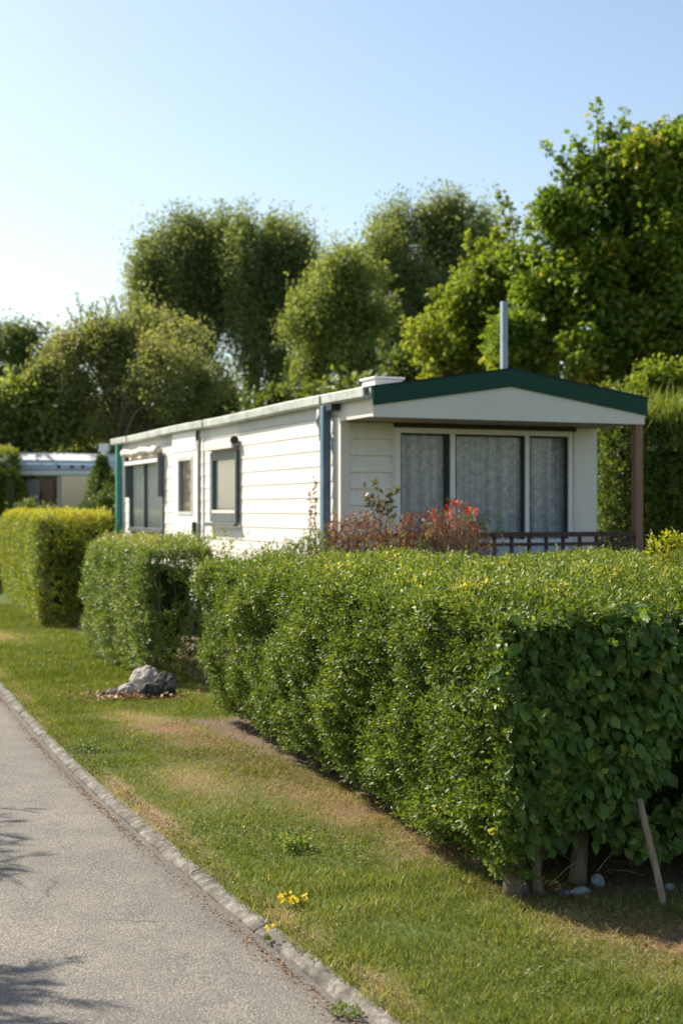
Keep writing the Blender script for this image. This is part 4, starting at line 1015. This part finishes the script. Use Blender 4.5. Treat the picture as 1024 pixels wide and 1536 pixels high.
# ------------------------------------------------------------------ touring caravan far left
tr_ = empty('touring_caravan', at(100, 765, 31)[:2]+(0,), math.radians(-3))
tag(tr_, 'older caravan with rounded white roof, its lower side coloured blue-grey as shade, behind the bright hedge', 'caravan')
xa, xb = -1.55, 5.2
prof = [(-.02, 2.62), (.0, 2.75), (.09, 2.85), (.32, 2.96), (.75, 3.03), (1.4, 3.05), (2.1, 2.98), (2.4, 2.8), (2.45, 2.62)]
V = []; xs_ = np.linspace(xa, xb, 16)
for x in xs_:
    dz = -.03*((x-xa)/2.2)**1.5
    for y, z_ in prof: V.append((x, y, z_+dz*(z_ > 2.7)))
k = len(prof); b = MB(); b.add(V, [(i*k+j, i*k+j+1, (i+1)*k+j+1, (i+1)*k+j) for i in range(15) for j in range(k-1)] + [tuple(range(k))[::-1], tuple(15*k+j for j in range(k))])
rf = b.build('roof', M['roofshade'], tr_)
V = [(x, yy_, zc - .03*((x-xa)/2.2)**1.5) for x in xs_ for yy_, zc in ((.07, 2.852), (.30, 2.985), (.75, 3.05), (1.4, 3.07))]
b = MB(); b.add(V, [(i*4+j, i*4+j+1, (i+1)*4+j+1, (i+1)*4+j) for i in range(15) for j in range(3)]); b.build('roof_lit_top', M['caravantop'], rf)  # white shell painted as the lit top of the same roof
for x in (-1.1, -.2, .1, .35): box('vent_cap', M['rubber'], rf, x, x+.06, -.05, .0, 2.66, 2.72)
wl = MB()
def wallseg(x0, x1, z0, z1): wl.box(x0, x1, .02, .10, z0, z1)
wallseg(xa, -1.22, .35, 2.48); wallseg(-1.22, -.22, .35, 1.5); wallseg(-.22, -.14, .35, 2.48); wallseg(-.14, .85, .35, 1.3); wallseg(.85, xb, .35, 2.48); wallseg(xa, xb, 2.48, 2.61)
wl.box(xa, xb, 2.3, 2.4, .35, 2.6); wl.box(xa, xa+.06, .101, 2.299, .35, 2.6); wl.box(xb-.06, xb, .101, 2.299, .35, 2.6)
wl = wl.build('wall', M['caravanwall'], tr_)
pane('window', M['glass'], tr_, 'F', .05, -1.22, -.22, 1.5, 2.48)
box('cabin_floor', M['room'], tr_, xa+.07, xb-.07, .11, 2.29, .4, .48)
box('cupboard', M['brick'], tr_, -.62, -.35, .16, .5, .5, 2.4)
box('inner_wall', M['midgrey'], tr_, -1.15, -.7, .3, .35, .5, 2.4)
pane('sliding_window', M['glassblue'], tr_, 'F', .05, -.14, .85, 1.3, 2.48)
box('corner_panel', M['brick'], tr_, .86, 1.15, -.005, .018, 1.0, 2.47)
box('eaves_rail', M['caravantop'], tr_, xa, xb, -.06, .019, 2.50, 2.60)
for x in (-1.0, 3.8): box('support_leg', M['rubber'], tr_, x, x+.15, .3, .6, 0, .36)
b = MB(); b.box(.72, .86, .3, .44, 2.85, 3.05); b.box(.68, .90, .26, .48, 3.05, 3.22); b.build('flue_cap', M['white'], tr_, .02)

# ------------------------------------------------------------------ shrubs by the porch
def twiggy(name, label, spots, D, size, mats, cat_='shrub', nper=26, seed=1, base_z=.1):
    r = random.Random(seed); cx = sum(s[0] for s in spots)/len(spots)
    bx = (cx-512)/F*D; root = empty(name, (bx, D, 0)); tag(root, label, cat_)
    tw = MB(); P1 = {m: [] for m in mats}
    for (px, py, sp, m) in [(q0, q1-(9 if cat_ == 'shrub' and base_z < .2 and name != 'young_shrub' else 0), q2, q3) for q0, q1, q2, q3 in spots]:
        if m == 'redflower':
            m = m+str(px); P1[m] = []
        for k in range(nper):
            tip = Vector(at(px + r.gauss(0, sp*1.25), py - 6 + abs(r.gauss(0, sp*1.3)), D)) - Vector((bx, D, 0)); tip.y += r.uniform(-.3, .3)
            bs = Vector((tip.x*.75+r.uniform(-.1, .1), tip.y*.5, base_z)); mid = bs.lerp(tip, .6) + Vector((r.uniform(-.06, .06), 0, 0))
            tw.tube([bs, mid, tip], [.006, .004, .0015], 4, False)
            P1[m].append(tuple(tip)); 
            if m[:9] == 'redflower' and k > 3: P1[m].pop(); P1['redleaf'].append(tuple(tip)); continue
            for t in ((.05,) if m[:9] == 'redflower' else (.12, .25, .4)): P1[m].append(tuple(tip.lerp(mid, t) + Vector((r.gauss(0, .03), r.gauss(0, .03), r.gauss(0, .02)))))
    tw.build('twigs', M['twig'], root)
    for m, pts in P1.items():
        if not pts: continue
        if m[:9] == 'redflower':
            for q in pts:
                C = np.array([q]); leaf_obj('flower', sprigs(C, np.array([[0, -.3, 1.]]), rng.uniform(.1, .9, 1), size, 9, size, .5, .5, .7), M['redflower'], root)
            continue
        fl = m[:9] == 'redflower'; m = 'redflower' if fl else m
        C = np.array(pts); n = len(C)
        leaf_obj('red_foliage' if m == 'redleaf' else 'foliage' if m != 'redflower' else 'flower_cluster', sprigs(C, nz(rng.normal(size=(n, 3))*.5+np.array([0, 0, .8])), rng.uniform(.1, .95, n), size*(.95 if m == 'redflower' else 1), 6, size*1.5, .45, .5, .7), M[m], root)
    return root
twiggy('barberry_bush', 'twiggy dark red barberry with sparse leaves in front of the porch', [(500, 800, 12, 'redleaf'), (530, 787, 12, 'redleaf'), (555, 792, 12, 'redleaf'), (590, 800, 14, 'redleaf'), (625, 790, 12, 'redleaf'), (655, 800, 12, 'redleaf'), (480, 812, 12, 'hedge'), (580, 815, 20, 'olive'), (640, 815, 20, 'olive')], 12.45, .034, ['redleaf', 'hedge', 'olive'], nper=30, seed=3)
twiggy('flowering_shrub', 'taller twiggy shrub topped with scarlet flower clusters beside the railing', [(678, 770, 5, 'redflower'), (714, 806, 5, 'redflower'), (655, 783, 6, 'redflower'), (700, 778, 8, 'redflower'), (695, 785, 12, 'redleaf'), (660, 790, 12, 'redleaf'), (670, 795, 12, 'redleaf'), (705, 790, 12, 'olive'), (730, 820, 8, 'redleaf')], 12.35, .03, ['redflower', 'redleaf', 'olive'], nper=20, seed=5)
# loose green growth at the back-left edge of the big hedge
twiggy('young_shrub', 'loose bright green shrub sprouting at the back left corner of the big hedge', [(400, 830, 14, 'hedge'), (430, 822, 12, 'hedge'), (350, 850, 9, 'hedge'), (460, 815, 12, 'hedge'), (375, 845, 10, 'hedge')], 12.3, .034, ['hedge'], nper=34, seed=7)
# rose branch
rs = empty('rose_bush', (at(570, 0, 12.7)[0], 12.7, 0)); tag(rs, 'thin rose branches with bronze-green leaves in front of the cream porch wall', 'rose bush')
b = MB(); CP = []; r = random.Random(2)
for (px, py, k) in ((552, 748, 5), (566, 730, 5), (574, 757, 8), (590, 752, 3), (560, 762, 5), (582, 768, 7), (588, 742, 3), (570, 745, 3)):
    tip = Vector(at(px, py, 12.7)) - Vector(rs.location)
    b.tube([(0.03, 0, .2), (tip.x*.3, 0, tip.z*.7), (tip.x*.6, 0, tip.z-.12), tip], [.006, .005, .004, .002], 5, False)
    for j in range(k): CP.append((tip.x+r.gauss(0, .03), r.gauss(0, .03), tip.z+r.gauss(0, .022)))
b.build('twigs', M['twig'], rs); CP = np.array(CP); n = len(CP)
leaf_obj('foliage', sprigs(CP, nz(rng.normal(size=(n, 3))+np.array([0, -.4, .6])), rng.uniform(.1, .8, n), .05, 5, .05, .6, .3, .8, T_BROAD), M['roseleaf'], rs)
# dry flower stalks
for (px, top, lab) in ((465, 738, 'shorter thin dry flower stalk against the cream siding'), (472, 715, 'taller thin dry flower stalk nearest the blue post')):
    sk = empty('flower_stalk', (at(px, 0, 12.9)[0], 12.9, 0)); tag(sk, lab, 'plant', 'dry flower stalks by the blue post')
    zt = CH+(HZ-top)/F*12.9
    b = MB(); b.tube([(0, 0, .1), (.01, 0, zt*.6), (0, 0, zt)], [.005, .004, .002], 5); b.build('stalk', M['twig'], sk)
    CP = np.array([(r.gauss(0, .006), r.gauss(0, .006), z_) for z_ in np.arange(1.1, zt, .02)]); n = len(CP)
    leaf_obj('seed_head', sprigs(CP, nz(rng.normal(size=(n, 3))), rng.uniform(.2, .8, n), .03, 5, .01), M['litter'], sk)
# yellow-green shoots at the right end of the big hedge top
yt = empty('garden_plant', (at(1003, 0, 9.6)[0], 9.6, 0)); tag(yt, 'upright yellow-green shoot standing above the big hedge at the right edge', 'plant')
n = 90; C = np.stack([rng.normal(0, .07, n), rng.normal(0, .07, n), rng.uniform(1.25, 1.50, n)], 1)
leaf_obj('foliage', sprigs(C, nz(rng.normal(size=(n, 3))*.5+np.array([0, 0, 1])), rng.uniform(.5, 1, n), .04, 6, .07, .5, .6, .6), M['yellow_hedge'], yt)
b = MB(); b.tube([(0, 0, .2), (.01, 0, .9), (0, 0, 1.45)], [.012, .009, .004], 6); b.build('stem', M['twig'], yt)

# ------------------------------------------------------------------ tree across the lane whose shade falls on the road
S_AZ, S_EL = math.radians(54), math.radians(42)
SD = np.array([-math.sin(S_AZ)*math.cos(S_EL), math.cos(S_AZ)*math.cos(S_EL), math.sin(S_EL)])   # towards the sun
ot = empty('roadside_tree', (-6.2, 7.0, 0)); tag(ot, 'spiky-leaved tree on the far side of the lane, only its shade seen on the road', 'tree')
b = MB(); b.tube([(0, 0, -.1), (.1, .1, 1.2), (.5, .1, 2.6), (.9, .0, 3.6)], [.16, .13, .09, .04], 10)
targets = []
for (px, py) in ((-20, 1262), (-5, 1290), (-20, 1225), (-30, 1300), (-10, 1480), (20, 1500), (-40, 1520), (-10, 1450), (50, 1490), (-60, 1500), (-60, 1270), (-160, 1450), (-130, 1300)):
    D = F*CH/(py-HZ); g0 = np.array([(px-512)/F*D, D, 0]); hgt = random.uniform(2.0, 2.5) if px > -20 else random.uniform(2.2, 3.4)
    tp = g0 + SD/SD[2]*hgt + np.array([-.30, 0, 0]); targets.append(tp)
parts = []
for tp in targets:
    loc = tp - np.array([-6.2, 7.0, 0]); s0 = np.array([.45, .1, 2.4])
    b.tube([tuple(s0), tuple((s0+loc)/2+np.array([0, 0, .12])), tuple(loc)], [.03, .02, .008], 6, False)
    for q in range(9):      # needle-like fronds
        c = loc + rng.normal(size=3)*np.array([.13, .13, .06]); n = 26
        dirn = nz(np.array([[1, -.15, -.1]]) + rng.normal(size=(1, 3))*.45)
        f = rng.uniform(0, .3, n)
        Cp = c + dirn*f[:, None]
        parts.append(leaves(Cp, dirn + rng.normal(size=(n, 3))*.3, rng.normal(size=(n, 3)), rng.uniform(.10, .18, n), .10, T_DIA, rng.uniform(.2, .8, n)))
leaf_obj('crown', parts, M['dark'], ot); b.build('trunk', M['bark'], ot, smooth=True)

# ------------------------------------------------------------------ sun, sky, camera
w = bpy.data.worlds.new('World'); sc.world = w; w.use_nodes = True; nt = w.node_tree; nt.nodes.clear()
out = nt.nodes.new('ShaderNodeOutputWorld'); bg = nt.nodes.new('ShaderNodeBackground'); sky = nt.nodes.new('ShaderNodeTexSky')
sky.sky_type = 'NISHITA'; sky.sun_disc = False; sky.sun_elevation = S_EL; sky.sun_rotation = -S_AZ
sky.air_density = 1.0; sky.dust_density = 1.15; sky.ozone_density = .6; sky.altitude = 0
bg.inputs[1].default_value = .104
mm = nt.nodes.new('ShaderNodeMix'); mm.data_type = 'RGBA'; mm.blend_type = 'MULTIPLY'; mm.inputs[0].default_value = 1; mm.inputs[7].default_value = (1.0, .975, .92, 1)
nt.links.new(sky.outputs[0], mm.inputs[6]); nt.links.new(mm.outputs[2], bg.inputs[0]); nt.links.new(bg.outputs[0], out.inputs[0])
L = bpy.data.lights.new('sun', 'SUN'); L.energy = 4.9; L.angle = math.radians(.53); L.color = (1, .92, .79)
lo = bpy.data.objects.new('sun', L); COL.objects.link(lo); lo.rotation_euler = Vector(SD).to_track_quat('Z', 'Y').to_euler()
cam = bpy.data.cameras.new('camera'); co = bpy.data.objects.new('camera', cam); COL.objects.link(co); sc.camera = co
cam.sensor_fit = 'VERTICAL'; cam.sensor_height = 36; cam.lens = 36*F/1536
co.location = (0, 0, CH); co.rotation_euler = (math.radians(90) - math.atan(3/F), 0, 0)
cam.clip_end = 3000; cam.clip_start = .05
cam.dof.use_dof = True; cam.dof.focus_distance = 6.7; cam.dof.aperture_fstop = 2.7
sc.view_settings.view_transform = 'Standard'; sc.view_settings.look = 'None'; sc.view_settings.exposure = .95; sc.view_settings.gamma = 1
sc.render.engine = 'CYCLES'; sc.cycles.use_denoising = True
sc.cycles.max_bounces = 7; sc.cycles.diffuse_bounces = 4; sc.cycles.glossy_bounces = 3; sc.cycles.transmission_bounces = 5; sc.cycles.transparent_max_bounces = 8
